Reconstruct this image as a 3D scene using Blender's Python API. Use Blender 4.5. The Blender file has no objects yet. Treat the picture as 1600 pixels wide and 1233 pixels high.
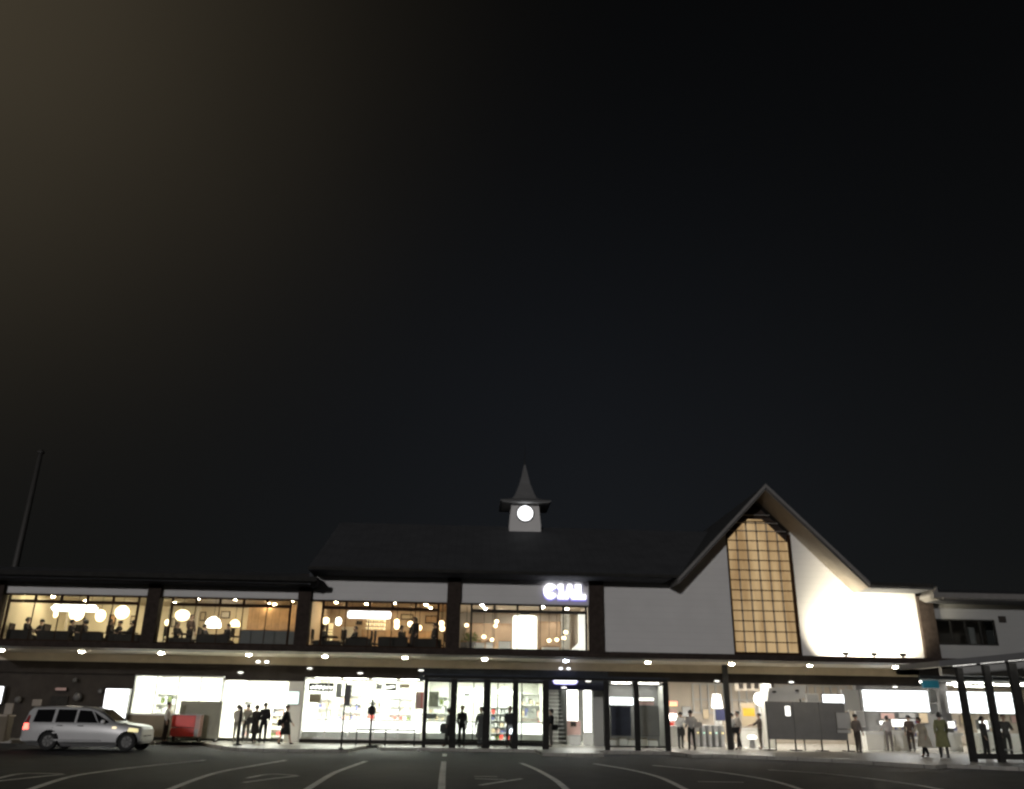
import bpy, bmesh, math, random
from mathutils import Vector, Matrix
R = math.radians
rnd = random.Random(11)
SC = bpy.context.scene
COL = SC.collection

# ------------------------------------------------------------------ camera
PITCH, ROLL, YAW, CAMH, FPX = R(20.8), R(0.95), R(2.5), 1.55, 1300.0
fw = Vector((math.sin(YAW) * math.cos(PITCH), math.cos(YAW) * math.cos(PITCH), math.sin(PITCH)))
rt0 = Vector((math.cos(YAW), -math.sin(YAW), 0))
up0 = rt0.cross(fw)
rt = rt0 * math.cos(ROLL) + up0 * math.sin(ROLL)
up = up0 * math.cos(ROLL) - rt0 * math.sin(ROLL)
EYE = Vector((0, 0, CAMH))


def ray(px, py):
    return fw * FPX + rt * (px - 800) - up * (py - 616.5)


def at(px, py, Y):
    d = ray(px, py)
    return EYE + d * (Y / d.y)


def gr(px, py, z=0.0):
    d = ray(px, py)
    return EYE + d * ((z - CAMH) / d.z)


def X(px, py, Y):
    return at(px, py, Y).x


def Z(px, py, Y):
    return at(px, py, Y).z


cd = bpy.data.cameras.new("camera")
cam = bpy.data.objects.new("camera", cd)
COL.objects.link(cam)
cam.matrix_world = Matrix(((rt.x, up.x, -fw.x, 0), (rt.y, up.y, -fw.y, 0), (rt.z, up.z, -fw.z, CAMH), (0, 0, 0, 1)))
cd.sensor_fit = 'HORIZONTAL'
cd.sensor_width = 36.0
cd.lens = FPX / 1600 * 36.0
cd.clip_start = 0.1
cd.clip_end = 3000
cd.dof.use_dof = True          # the phone focused a little short of the station
cd.dof.focus_distance = 11.0
cd.dof.aperture_fstop = 1.2
SC.camera = cam


# ------------------------------------------------------------------ materials
def mat(name, col, rough=0.6, metal=0.0, var=0.12, scale=3.0, bump=0.0, bscale=40.0, spec=0.5, emit=None, estr=0.0, stripes=None):
    m = bpy.data.materials.new(name)
    m.use_nodes = True
    nt = m.node_tree
    b = nt.nodes['Principled BSDF']
    b.inputs['Roughness'].default_value = rough
    b.inputs['Metallic'].default_value = metal
    b.inputs['Specular IOR Level'].default_value = spec
    tc = nt.nodes.new('ShaderNodeTexCoord')
    src = tc.outputs['Object']
    base = None
    if var > 0:
        n = nt.nodes.new('ShaderNodeTexNoise')
        n.inputs['Scale'].default_value = scale
        n.inputs['Detail'].default_value = 6
        nt.links.new(src, n.inputs['Vector'])
        r = nt.nodes.new('ShaderNodeValToRGB')
        r.color_ramp.elements[0].position = 0.3
        r.color_ramp.elements[1].position = 0.7
        r.color_ramp.elements[0].color = [c * (1 - var) for c in col] + [1]
        r.color_ramp.elements[1].color = [min(1, c * (1 + var)) for c in col] + [1]
        nt.links.new(n.outputs['Fac'], r.inputs['Fac'])
        base = r.outputs['Color']
    else:
        b.inputs['Base Color'].default_value = list(col) + [1]
    if stripes:  # (axis, period, joint share, joint darkness)
        ax, per, sh, dk = stripes
        sx = nt.nodes.new('ShaderNodeSeparateXYZ')
        nt.links.new(src, sx.inputs[0])
        md = nt.nodes.new('ShaderNodeMath'); md.operation = 'PINGPONG'
        md.inputs[1].default_value = per / 2
        nt.links.new(sx.outputs[ax], md.inputs[0])
        lt = nt.nodes.new('ShaderNodeMath'); lt.operation = 'LESS_THAN'
        lt.inputs[1].default_value = per / 2 * sh
        nt.links.new(md.outputs[0], lt.inputs[0])
        mx = nt.nodes.new('ShaderNodeMix'); mx.data_type = 'RGBA'
        nt.links.new(lt.outputs[0], mx.inputs['Factor'])
        if base:
            nt.links.new(base, mx.inputs['A'])
        else:
            mx.inputs['A'].default_value = list(col) + [1]
        mx.inputs['B'].default_value = [c * dk for c in col] + [1]
        base = mx.outputs['Result']
    if base:
        nt.links.new(base, b.inputs['Base Color'])
    if bump > 0:
        n2 = nt.nodes.new('ShaderNodeTexNoise')
        n2.inputs['Scale'].default_value = bscale
        n2.inputs['Detail'].default_value = 8
        nt.links.new(src, n2.inputs['Vector'])
        bp = nt.nodes.new('ShaderNodeBump')
        bp.inputs['Strength'].default_value = bump
        bp.inputs['Distance'].default_value = 0.02
        nt.links.new(n2.outputs['Fac'], bp.inputs['Height'])
        nt.links.new(bp.outputs['Normal'], b.inputs['Normal'])
    if emit:
        b.inputs['Emission Color'].default_value = list(emit) + [1]
        b.inputs['Emission Strength'].default_value = estr
    return m


def lamp_mat(name, col, s):
    return mat(name, (0.8, 0.8, 0.8), 0.4, var=0, emit=col, estr=s)


def glass_mat(name, tint=(0.93, 0.95, 0.94), refl=0.06):
    m = bpy.data.materials.new(name)
    m.use_nodes = True
    nt = m.node_tree
    nt.nodes.clear()
    o = nt.nodes.new('ShaderNodeOutputMaterial')
    t = nt.nodes.new('ShaderNodeBsdfTransparent')
    t.inputs[0].default_value = list(tint) + [1]
    g = nt.nodes.new('ShaderNodeBsdfGlossy')
    g.inputs['Roughness'].default_value = 0.03
    n = nt.nodes.new('ShaderNodeTexNoise')
    n.inputs['Scale'].default_value = 0.6
    bp = nt.nodes.new('ShaderNodeBump')
    bp.inputs['Strength'].default_value = 0.03
    nt.links.new(n.outputs['Fac'], bp.inputs['Height'])
    nt.links.new(bp.outputs['Normal'], g.inputs['Normal'])
    f = nt.nodes.new('ShaderNodeFresnel')
    f.inputs['IOR'].default_value = 1.45
    mx = nt.nodes.new('ShaderNodeMixShader')
    nt.links.new(f.outputs[0], mx.inputs[0])
    nt.links.new(t.outputs[0], mx.inputs[1])
    nt.links.new(g.outputs[0], mx.inputs[2])
    nt.links.new(mx.outputs[0], o.inputs[0])
    return m


M = {}
M['asphalt'] = mat('asphalt', (0.036, 0.038, 0.042), 0.66, var=0.3, scale=1.3, bump=0.5, bscale=60, spec=0.2)
M['ground'] = mat('dark_ground', (0.045, 0.045, 0.045), 0.9, var=0.3, scale=0.3)
M['paving'] = mat('paving', (0.26, 0.25, 0.225), 0.42, var=0.18, scale=2.2, bump=0.25, bscale=30, stripes=(0, 0.6, 0.05, 0.6))
M['tile'] = mat('floor_tile', (0.72, 0.70, 0.64), 0.16, var=0.1, scale=1.5, spec=0.8, stripes=(0, 0.5, 0.04, 0.7))
M['kerb'] = mat('kerb_stone', (0.42, 0.40, 0.36), 0.7, var=0.15, scale=4, stripes=(0, 1.0, 0.03, 0.5))
M['paint'] = mat('road_paint', (0.78, 0.78, 0.77), 0.6, var=0.25, scale=2.5, bump=0.3)
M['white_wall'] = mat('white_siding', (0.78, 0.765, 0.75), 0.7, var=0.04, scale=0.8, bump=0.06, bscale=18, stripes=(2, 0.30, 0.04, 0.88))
M['brown'] = mat('dark_brown_timber', (0.052, 0.040, 0.034), 0.85, var=0.25, scale=5, spec=0.08)
M['black'] = mat('black_frame', (0.036, 0.035, 0.033), 0.8, var=0.2, scale=5, spec=0.1)
M['frame_brown'] = mat('bronze_frame', (0.040, 0.022, 0.013), 0.8, var=0.2, scale=6, spec=0.08)
M['roof'] = mat('roof_sheet', (0.082, 0.085, 0.092), 0.8, spec=0.1, var=0.12, scale=1.2, stripes=(0, 0.42, 0.05, 0.75))
M['roof_gable'] = mat('gable_roof_sheet', (0.085, 0.088, 0.092), 0.8, spec=0.1, var=0.12, scale=1.2, stripes=(1, 0.42, 0.05, 0.75))
M['barge'] = mat('barge_board', (0.22, 0.21, 0.20), 0.55, var=0.1, scale=3)
M['soffit'] = mat('plank_soffit', (0.27, 0.235, 0.195), 0.6, var=0.12, scale=2, stripes=(1, 0.16, 0.10, 0.45))
M['soffit_beige'] = mat('canopy_soffit', (0.68, 0.60, 0.47), 0.5, var=0.08, scale=1.5, stripes=(0, 0.9, 0.015, 0.6))
M['bulkhead'] = mat('canopy_bulkhead', (0.58, 0.50, 0.38), 0.5, var=0.1, scale=2)
M['dark_band'] = mat('dark_bulkhead', (0.045, 0.039, 0.035), 0.85, spec=0.08, var=0.2, scale=2)
M['grey_band'] = mat('grey_bulkhead', (0.055, 0.062, 0.075), 0.8, spec=0.1, var=0.15, scale=2)
M['glass'] = glass_mat('window_glass')
M['cream'] = mat('cream_plaster', (0.64, 0.56, 0.42), 0.8, var=0.06, scale=1.2)
M['tan'] = mat('tan_plaster', (0.52, 0.42, 0.29), 0.8, var=0.1, scale=1.0)
M['wood'] = mat('warm_wood', (0.36, 0.20, 0.09), 0.5, var=0.25, scale=3, stripes=(0, 0.35, 0.05, 0.5))
M['brown_wall'] = mat('brown_interior_wall', (0.42, 0.30, 0.20), 0.7, var=0.15, scale=1.5)
M['grey_wall'] = mat('grey_siding', (0.40, 0.40, 0.39), 0.7, var=0.05, scale=0.8, stripes=(2, 0.30, 0.04, 0.88))  # white siding darkened: the wing's dim light is put into the colour
M['dim_globe'] = mat('unlit_globe', (0.14, 0.14, 0.14), 0.4, var=0.05)
M['beige_wall'] = mat('beige_interior_wall', (0.48, 0.42, 0.35), 0.75, var=0.08, scale=1)
M['white_in'] = mat('white_interior_wall', (0.78, 0.77, 0.72), 0.7, var=0.04, scale=1)
M['grey_in'] = mat('grey_interior_wall', (0.38, 0.38, 0.36), 0.7, var=0.08, scale=1)
M['dark_in'] = mat('dark_interior', (0.055, 0.048, 0.043), 0.85, spec=0.1, var=0.2, scale=2)
M['grey'] = mat('grey_board', (0.16, 0.16, 0.16), 0.6, var=0.1, scale=2)
M['grey_green'] = mat('grey_green_board', (0.26, 0.26, 0.21), 0.6, var=0.08, scale=2)
M['lgrey'] = mat('light_grey_board', (0.42, 0.42, 0.42), 0.5, var=0.08, scale=2)
M['white'] = mat('white_enamel', (0.78, 0.78, 0.76), 0.4, var=0.04)
M['steel'] = mat('dull_steel', (0.35, 0.35, 0.36), 0.4, metal=0.7, var=0.1)
M['pole_dark'] = mat('dark_pole', (0.03, 0.03, 0.03), 0.7, spec=0.15, var=0.15)
M['mast'] = mat('mast_steel', (0.065, 0.062, 0.058), 0.6, var=0.1)
M['red'] = mat('red_panel', (0.80, 0.07, 0.055), 0.45, var=0.1)
M['pink'] = mat('pink_panel', (0.58, 0.38, 0.35), 0.5, var=0.1)
M['navy'] = mat('navy_panel', (0.03, 0.034, 0.055), 0.3, var=0.15)
M['blue'] = mat('blue_notice', (0.10, 0.11, 0.24), 0.5, var=0.1)
M['teal'] = mat('teal_sign', (0.03, 0.22, 0.32), 0.4, var=0.05, emit=(0.03, 0.3, 0.45), estr=0.1)
M['leaf'] = mat('leaves', (0.10, 0.13, 0.03), 0.6, var=0.4, scale=9)
M['earth_wall'] = mat('brown_low_wall', (0.20, 0.165, 0.115), 0.7, var=0.1, scale=2)

M['L_warm'] = lamp_mat('warm_globe_light', (1.0, 0.80, 0.48), 4.0)
M['L_white'] = lamp_mat('white_light', (1.0, 0.97, 0.88), 6.0)
M['L_down'] = lamp_mat('downlight_glow', (1.0, 0.85, 0.56), 480.0)
M['L_can'] = lamp_mat('canopy_downlight_glow', (1.0, 0.90, 0.70), 110.0)
M['L_ceil'] = lamp_mat('ceiling_panel_light', (0.98, 1.0, 0.89), 18.0)
M['L_ceil2'] = lamp_mat('concourse_panel_light', (1.0, 0.95, 0.86), 26.0)
M['L_sign'] = lamp_mat('sign_face_light', (0.93, 0.96, 1.0), 3.2)
M['L_signw'] = lamp_mat('warm_sign_face_light', (1.0, 0.97, 0.90), 2.6)
M['L_blue'] = lamp_mat('blue_halo_light', (0.16, 0.13, 0.85), 0.7)
M['L_letter'] = lamp_mat('letter_light', (0.95, 0.95, 1.0), 2.6)
M['L_clock'] = lamp_mat('clock_light', (0.97, 0.99, 1.0), 2.2)
M['L_orange'] = lamp_mat('orange_led', (1.0, 0.20, 0.04), 1.3)
M['L_yellow'] = lamp_mat('yellow_led', (1.0, 0.75, 0.05), 0.9)
M['L_green'] = lamp_mat('green_exit_light', (0.25, 0.85, 0.55), 0.8)
M['L_mint'] = lamp_mat('mint_sign_light', (0.72, 1.0, 0.90), 1.4)
M['L_tail'] = lamp_mat('tail_light', (1.0, 0.10, 0.06), 4.5)
M['L_head'] = lamp_mat('headlight_glow', (1.0, 0.85, 0.35), 0.9)
M['L_ind'] = lamp_mat('indicator_glow', (1.0, 0.80, 0.45), 1.4)
M['L_flood'] = lamp_mat('floodlight_glow', (1.0, 0.90, 0.70), 8.0)
M['L_shade'] = lamp_mat('shop_shade_light', (1.0, 0.97, 0.9), 3.0)


def asphalt_stains(m):
    nt = m.node_tree
    b = nt.nodes['Principled BSDF']
    old = b.inputs['Base Color'].links[0].from_socket
    tc = nt.nodes.new('ShaderNodeTexCoord')
    n = nt.nodes.new('ShaderNodeTexNoise'); n.inputs['Scale'].default_value = 0.22; n.inputs['Detail'].default_value = 7; n.inputs['Roughness'].default_value = .65
    nt.links.new(tc.outputs['Object'], n.inputs['Vector'])
    r = nt.nodes.new('ShaderNodeValToRGB')
    r.color_ramp.elements[0].position = .38; r.color_ramp.elements[0].color = (.55, .55, .56, 1)
    r.color_ramp.elements[1].position = .62; r.color_ramp.elements[1].color = (1.25, 1.24, 1.22, 1)
    nt.links.new(n.outputs['Fac'], r.inputs['Fac'])
    mx = nt.nodes.new('ShaderNodeMix'); mx.data_type = 'RGBA'; mx.blend_type = 'MULTIPLY'; mx.inputs['Factor'].default_value = 1
    nt.links.new(old, mx.inputs['A']); nt.links.new(r.outputs['Color'], mx.inputs['B'])
    nt.links.new(mx.outputs['Result'], b.inputs['Base Color'])
    r2 = nt.nodes.new('ShaderNodeMapRange'); r2.inputs['To Min'].default_value = .62; r2.inputs['To Max'].default_value = .88
    nt.links.new(n.outputs['Fac'], r2.inputs['Value']); nt.links.new(r2.outputs[0], b.inputs['Roughness'])


asphalt_stains(M['asphalt'])


def paper_mat():
    """lit amber frosted panes: each pane a little different, warm light behind"""
    m = bpy.data.materials.new('amber_frosted_pane')
    m.use_nodes = True
    nt = m.node_tree
    b = nt.nodes['Principled BSDF']
    b.inputs['Base Color'].default_value = (0.12, 0.09, 0.05, 1)
    b.inputs['Roughness'].default_value = 0.7
    b.inputs['Specular IOR Level'].default_value = 0.1
    tc = nt.nodes.new('ShaderNodeTexCoord')
    n = nt.nodes.new('ShaderNodeTexNoise'); n.inputs['Scale'].default_value = 1.0; n.inputs['Detail'].default_value = 4
    mp = nt.nodes.new('ShaderNodeMapping'); mp.inputs['Scale'].default_value = (1.9, 1, .35)  # upright streaks stand in for reflections on the panes
    nt.links.new(tc.outputs['Object'], mp.inputs['Vector']); nt.links.new(mp.outputs[0], n.inputs['Vector'])
    r = nt.nodes.new('ShaderNodeValToRGB')
    r.color_ramp.elements[0].position = 0.36; r.color_ramp.elements[0].color = (0.32, 0.20, 0.092, 1)
    r.color_ramp.elements[1].position = 0.62; r.color_ramp.elements[1].color = (0.53, 0.37, 0.19, 1)
    nt.links.new(n.outputs['Fac'], r.inputs['Fac'])
    nt.links.new(r.outputs['Color'], b.inputs['Emission Color'])
    b.inputs['Emission Strength'].default_value = 0.95
    return m


M['paper'] = paper_mat()


# ------------------------------------------------------------------ mesh builder
class MB:
    def __init__(s):
        s.v, s.f, s.m = [], [], []

    def add(s, vs, fs, m=0):
        o = len(s.v)
        s.v += [Vector(p) for p in vs]
        s.f += [tuple(i + o for i in f) for f in fs]
        s.m += [m] * len(fs)
        return s

    def box(s, x0, x1, y0, y1, z0, z1, m=0):
        if x0 > x1: x0, x1 = x1, x0
        if y0 > y1: y0, y1 = y1, y0
        if z0 > z1: z0, z1 = z1, z0
        vs = [(x, y, z) for z in (z0, z1) for y in (y0, y1) for x in (x0, x1)]
        return s.add(vs, [(0, 2, 3, 1), (4, 5, 7, 6), (0, 1, 5, 4), (2, 6, 7, 3), (0, 4, 6, 2), (1, 3, 7, 5)], m)

    def prism(s, poly, axis, a, b, m=0):
        n = len(poly)
        def P(p, t):
            return {'x': (t, p[0], p[1]), 'y': (p[0], t, p[1]), 'z': (p[0], p[1], t)}[axis]
        vs = [P(p, a) for p in poly] + [P(p, b) for p in poly]
        fs = [tuple(range(n)), tuple(range(2 * n - 1, n - 1, -1))]
        fs += [(i, i + n, (i + 1) % n + n, (i + 1) % n) for i in range(n)]
        return s.add(vs, fs, m)

    def tube(s, pts, r, n=8, m=0, cap=True):
        pts = [Vector(p) for p in pts]
        rs = r if isinstance(r, (list, tuple)) else [r] * len(pts)
        vs, fs = [], []
        for i, p in enumerate(pts):
            d = (pts[min(i + 1, len(pts) - 1)] - pts[max(i - 1, 0)]).normalized()
            a = d.cross(Vector((0, 0, 1)))
            if a.length < 1e-3: a = Vector((1, 0, 0))
            a.normalize(); b = d.cross(a)
            for k in range(n):
                t = 2 * math.pi * k / n
                vs.append(p + (a * math.cos(t) + b * math.sin(t)) * rs[i])
        for i in range(len(pts) - 1):
            for k in range(n):
                k2 = (k + 1) % n
                fs.append((i * n + k, i * n + k2, (i + 1) * n + k2, (i + 1) * n + k))
        if cap:
            fs.append(tuple(range(n - 1, -1, -1)))
            fs.append(tuple((len(pts) - 1) * n + k for k in range(n)))
        return s.add(vs, fs, m)

    def lathe(s, prof, c, n=20, m=0, axis='z', cap=True):
        c = Vector(c)
        vs, fs = [], []
        for r, h in prof:
            for k in range(n):
                t = 2 * math.pi * k / n
                if axis == 'z': vs.append(c + Vector((r * math.cos(t), r * math.sin(t), h)))
                elif axis == 'y': vs.append(c + Vector((r * math.cos(t), h, r * math.sin(t))))
                else: vs.append(c + Vector((h, r * math.cos(t), r * math.sin(t))))
        for i in range(len(prof) - 1):
            for k in range(n):
                k2 = (k + 1) % n
                fs.append((i * n + k, i * n + k2, (i + 1) * n + k2, (i + 1) * n + k))
        if cap: fs += [tuple(range(n)), tuple((len(prof) - 1) * n + k for k in range(n))]
        return s.add(vs, fs, m)

    def ball(s, c, r, n=16, rings=10, m=0):
        if not isinstance(r, (tuple, list)): r = (r, r, r)
        c = Vector(c)
        vs, fs = [c + Vector((0, 0, r[2]))], []
        for i in range(1, rings):
            a = math.pi * i / rings
            for k in range(n):
                t = 2 * math.pi * k / n
                vs.append(c + Vector((r[0] * math.sin(a) * math.cos(t), r[1] * math.sin(a) * math.sin(t), r[2] * math.cos(a))))
        vs.append(c - Vector((0, 0, r[2])))
        L = len(vs) - 1
        for k in range(n):
            k2 = (k + 1) % n
            fs.append((0, 1 + k, 1 + k2))
            fs.append((L, L - n + k2, L - n + k))
        for i in range(rings - 2):
            for k in range(n):
                k2 = (k + 1) % n
                fs.append((1 + i * n + k, 1 + (i + 1) * n + k, 1 + (i + 1) * n + k2, 1 + i * n + k2))
        return s.add(vs, fs, m)

    def build(s, name, mats, parent=None, smooth=False, local=False, bevel=0):
        if not isinstance(mats, (list, tuple)): mats = [mats]
        me = bpy.data.meshes.new(name)
        off = Vector((0, 0, 0))
        if parent is not None and not local:
            p = parent
            while p is not None:
                off += Vector(p.location); p = p.parent
        me.from_pydata([tuple(v - off) for v in s.v], [], s.f)
        for m in mats: me.materials.append(m)
        for i, p in enumerate(me.polygons):
            p.material_index = s.m[i]; p.use_smooth = smooth
        bm = bmesh.new(); bm.from_mesh(me)
        bmesh.ops.recalc_face_normals(bm, faces=bm.faces)
        if bevel:
            es = [e for e in bm.edges if len(e.link_faces) == 2 and e.calc_face_angle(0) > 0.6]
            bmesh.ops.bevel(bm, geom=es, offset=bevel, segments=2, affect='EDGES', clamp_overlap=True)
        bm.to_mesh(me); bm.free()
        o = bpy.data.objects.new(name, me)
        COL.objects.link(o)
        if parent is not None: o.parent = parent
        return o


def tag(o, label=None, cat=None, group=None, kind=None):
    if label: o['label'] = label
    if cat: o['category'] = cat
    if group: o['group'] = group
    if kind: o['kind'] = kind
    return o


def thing(name, label, cat, loc=(0, 0, 0), group=None, rz=0.0):
    o = bpy.data.objects.new(name, None)
    COL.objects.link(o)
    o.location = loc
    o.rotation_euler = (0, 0, rz)
    return tag(o, label, cat, group)


def bx(name, mt, parent, x0, x1, y0, y1, z0, z1, bevel=0):
    return MB().box(x0, x1, y0, y1, z0, z1).build(name, mt, parent, bevel=bevel)


def copy_tree(o, parent=None):
    c = o.copy(); COL.objects.link(c); c.parent = parent
    for ch in list(o.children): copy_tree(ch, c)
    return c
M['L_down4'] = lamp_mat('cool_downlight_glow', (1.0, 0.92, 0.82), 420.0)
M['L_bulb'] = lamp_mat('amber_bulb_light', (1.0, 0.74, 0.42), 6.0)
M['L_bar'] = lamp_mat('bar_glow', (1.0, 0.78, 0.42), 1.6)
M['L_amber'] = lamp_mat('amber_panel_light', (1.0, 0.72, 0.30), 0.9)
M['L_drum'] = lamp_mat('drum_light', (1.0, 0.95, 0.82), 1.6)
M['L_stair'] = lamp_mat('stair_wall_light', (1.0, 0.96, 0.86), 1.1)  # plain white wall, no lamp: its lit look is put in as glow
M['L_bike'] = lamp_mat('bike_lamp_light', (0.85, 0.92, 1.0), 4.0)
M['red_lens'] = mat('red_lens', (0.35, 0.03, 0.03), 0.2, var=0)
FLOOD, SKY, SUN = 950.0, 0.0014, 0.64
M['L_cool'] = lamp_mat('cool_downlight_lens', (0.86, 0.9, 1.0), 80.0)  # bluish lens flare put into this downlight's colour
M['yellow'] = mat('yellow_band', (0.75, 0.45, 0.04), 0.5, var=0.08)
# ------------------------------------------------------------------ ground
RZ = -0.12


def sheet(name, poly, z, mt, thick=0.0):
    m = MB()
    if thick: m.prism([tuple(p[:2]) for p in poly], 'z', z - thick, z)
    else: m.add([(p[0], p[1], z) for p in poly], [tuple(range(len(poly)))])
    return tag(m.build(name, mt), kind='structure')


sheet('ground', [(-900, -300), (900, -300), (900, 1500), (-900, 1500)], RZ - 0.02, M['ground'])
sheet('road', [(-70, -30), (70, -30), (70, 41.5), (-70, 41.5)], RZ, M['asphalt'])
KL = [gr(300, 1161, RZ), gr(322, 1166, RZ), gr(345, 1171, RZ), gr(372, 1174, RZ), gr(470, 1176, RZ), gr(543, 1176, RZ),
      gr(560, 1172, RZ), gr(588, 1167.5, RZ)]
KL = [(p.x, p.y) for p in KL]
XS0, XS1 = X(655, 1168, 39), X(1047, 1174, 39)
KM = [(KL[-1][0] + 0.5, 38.7), (2.95, 38.7), (3.05, 35.9), (5.45, 35.9), (5.6, 38.5), (8.75, 38.5), (9.1, 36.2)]
KR = [gr(1130, 1184, RZ), gr(1250, 1189, RZ), gr(1330, 1193, RZ), gr(1430, 1200, RZ), gr(1462, 1202, RZ), gr(1480, 1200, RZ), gr(1600, 1205, RZ)]
KR = [(p.x, p.y) for p in KR]
edge = [(-70, 40.6), (KL[0][0] - 0.8, 40.6)] + KL + KM + KR + [(70, KR[-1][1])]
pav = edge + [(70, 60), (-70, 60)]
sheet('pavement', pav, 0.0, M['paving'], 0.2)
# kerb stones along the pavement edge
km = MB()
for a, b in zip(edge[:-1], edge[1:]):
    d = Vector((b[0] - a[0], b[1] - a[1])); L = d.length
    if L < 0.02: continue
    n = Vector((-d.y, d.x)) / L
    q = [Vector(a) - n * 0.02, Vector(b) - n * 0.02, Vector(b) + n * 0.13, Vector(a) + n * 0.13]
    km.prism([tuple(p) for p in q], 'z', RZ - 0.01, 0.006)
tag(km.build('kerb', M['kerb']), kind='structure')
sheet('arcade_floor', [(-70, 40.9), (70, 40.9), (70, 56), (-70, 56)], 0.006, M['tile'])


def ribbon(px, w, z=RZ + 0.004, name='road_marking'):
    pts = [gr(a, b, RZ) for a, b in px]
    # smooth the line a little
    P = []
    for i in range(len(pts) - 1):
        p0, p1, p2, p3 = pts[max(i - 1, 0)], pts[i], pts[i + 1], pts[min(i + 2, len(pts) - 1)]
        for k in range(6):
            t = k / 6
            P.append(0.5 * ((2 * p1) + (-p0 + p2) * t + (2 * p0 - 5 * p1 + 4 * p2 - p3) * t * t + (-p0 + 3 * p1 - 3 * p2 + p3) * t ** 3))
    P.append(pts[-1])
    vs, fs = [], []
    for i, p in enumerate(P):
        d = P[min(i + 1, len(P) - 1)] - P[max(i - 1, 0)]; d.z = 0; d.normalize()
        n = Vector((-d.y, d.x, 0))
        vs += [(p + n * w / 2), (p - n * w / 2)]
    vs = [(v.x, v.y, z) for v in vs]
    fs = [(2 * i, 2 * i + 1, 2 * i + 3, 2 * i + 2) for i in range(len(P) - 1)]
    return tag(MB().add(vs, fs).build(name, M['paint']), kind='structure')


for px in ([(30, 1240), (105, 1215), (165, 1205), (240, 1196), (320, 1188)],
           [(250, 1240), (300, 1220), (345, 1206), (400, 1196), (447, 1188)],
           [(470, 1240), (495, 1224), (522, 1208), (548, 1198), (572, 1189.5)],
           [(689.5, 1245), (691, 1215), (693.5, 1190)],
           [(889, 1238), (873, 1223), (856, 1212), (835, 1201), (814, 1192.5)],
           [(1082, 1240), (1050, 1223), (1022, 1212), (980, 1202), (928, 1193.5)],
           [(1262, 1238), (1225, 1225), (1180, 1215), (1110, 1205), (1020, 1196)],
           [(1500, 1240), (1440, 1228), (1370, 1218), (1290, 1209), (1200, 1203)]):
    ribbon(px, 0.17)
ribbon([(694.5, 1182), (695, 1178)], 0.17)
for px in ([(386, 1216), (422, 1210), (465, 1212)], [(466, 1212.5), (425, 1217), (380, 1223)],
           [(741, 1213.5), (777, 1213.8)], [(742, 1217), (790, 1218.5)], [(750, 1227), (815, 1217)],
           [(-5, 1217), (35, 1209), (98, 1209.5)], [(100, 1210), (50, 1215), (-5, 1221)], [(1090, 1221.5), (1162, 1222.5)]):
    ribbon(px, 0.14)

# ------------------------------------------------------------------ station building
WY = 40.0
P1 = (-14.88, -14.28); P2 = (-8.02, -7.42); P3 = (-1.14, -0.5); P4 = (5.53, 6.22); P5 = (21.38, 22.1); P0 = (-21.9, -21.35)
SILL, HEAD = 4.16, 6.22
CY0, CY1, CZ = 37.8, 42.5, 3.78     # canopy front, back and soffit height
st = thing('station_building', 'two storey station with white gable, dark roofs and a long lit arcade', 'station building', (0, 45, 0))


def W(name, x0, x1, z0, z1, mt='white_wall', y0=WY, y1=WY + 0.25):
    return bx(name, M[mt], st, x0, x1, y0, y1, z0, z1)


# upper walls of the tall middle wing
W('wall', P2[1], P3[0], HEAD + .02, 8.05)
W('wall', P3[1], P4[0], HEAD + .02, 8.05)
GX, GZ = 13.93, 11.64
gl = MB().prism([(P4[1], SILL), (12.33, SILL), (12.33, GZ - 1.63), (9.7, GZ - 4.26), (9.6, 7.9), (P4[1], 7.9)], 'y', WY, WY + .25)
gl.build('wall', M['white_wall'], st)
gr_ = MB().prism([(15.55, SILL), (P5[0], SILL), (P5[0], 7.14), (18.33, 7.14), (15.55, GZ - 1.65)], 'y', WY, WY + .25)
gr_.build('wall', M['white_wall'], st)
# timber infill at the top of the gable
inf = MB().prism([(12.33, 9.90), (GX, 11.50), (15.55, 9.90), (15.55, 9.4), (12.33, 9.4)], 'y', WY + .28, WY + .4)
inf.build('gable_infill', M['brown'], st)
bat = MB()
for z, hw in ((10.0, 1.45), (10.40, 1.08), (10.80, 0.70)):
    bat.box(GX - hw, GX + hw, WY + .02, WY + .1, z - .02, z + .02)
bat.build('gable_batten', M['barge'], st)
for p in (P2, P3, P4):
    W('pillar', p[0], p[1], SILL, 7.349, 'brown', WY - .22, WY + .3)
W('pillar', P5[0], P5[1], SILL, 7.0, 'brown', WY - .22, WY + .3)
W('sill_beam', P2[1], P5[1], 3.98, SILL, 'brown', WY - .12, WY + .3)

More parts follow.
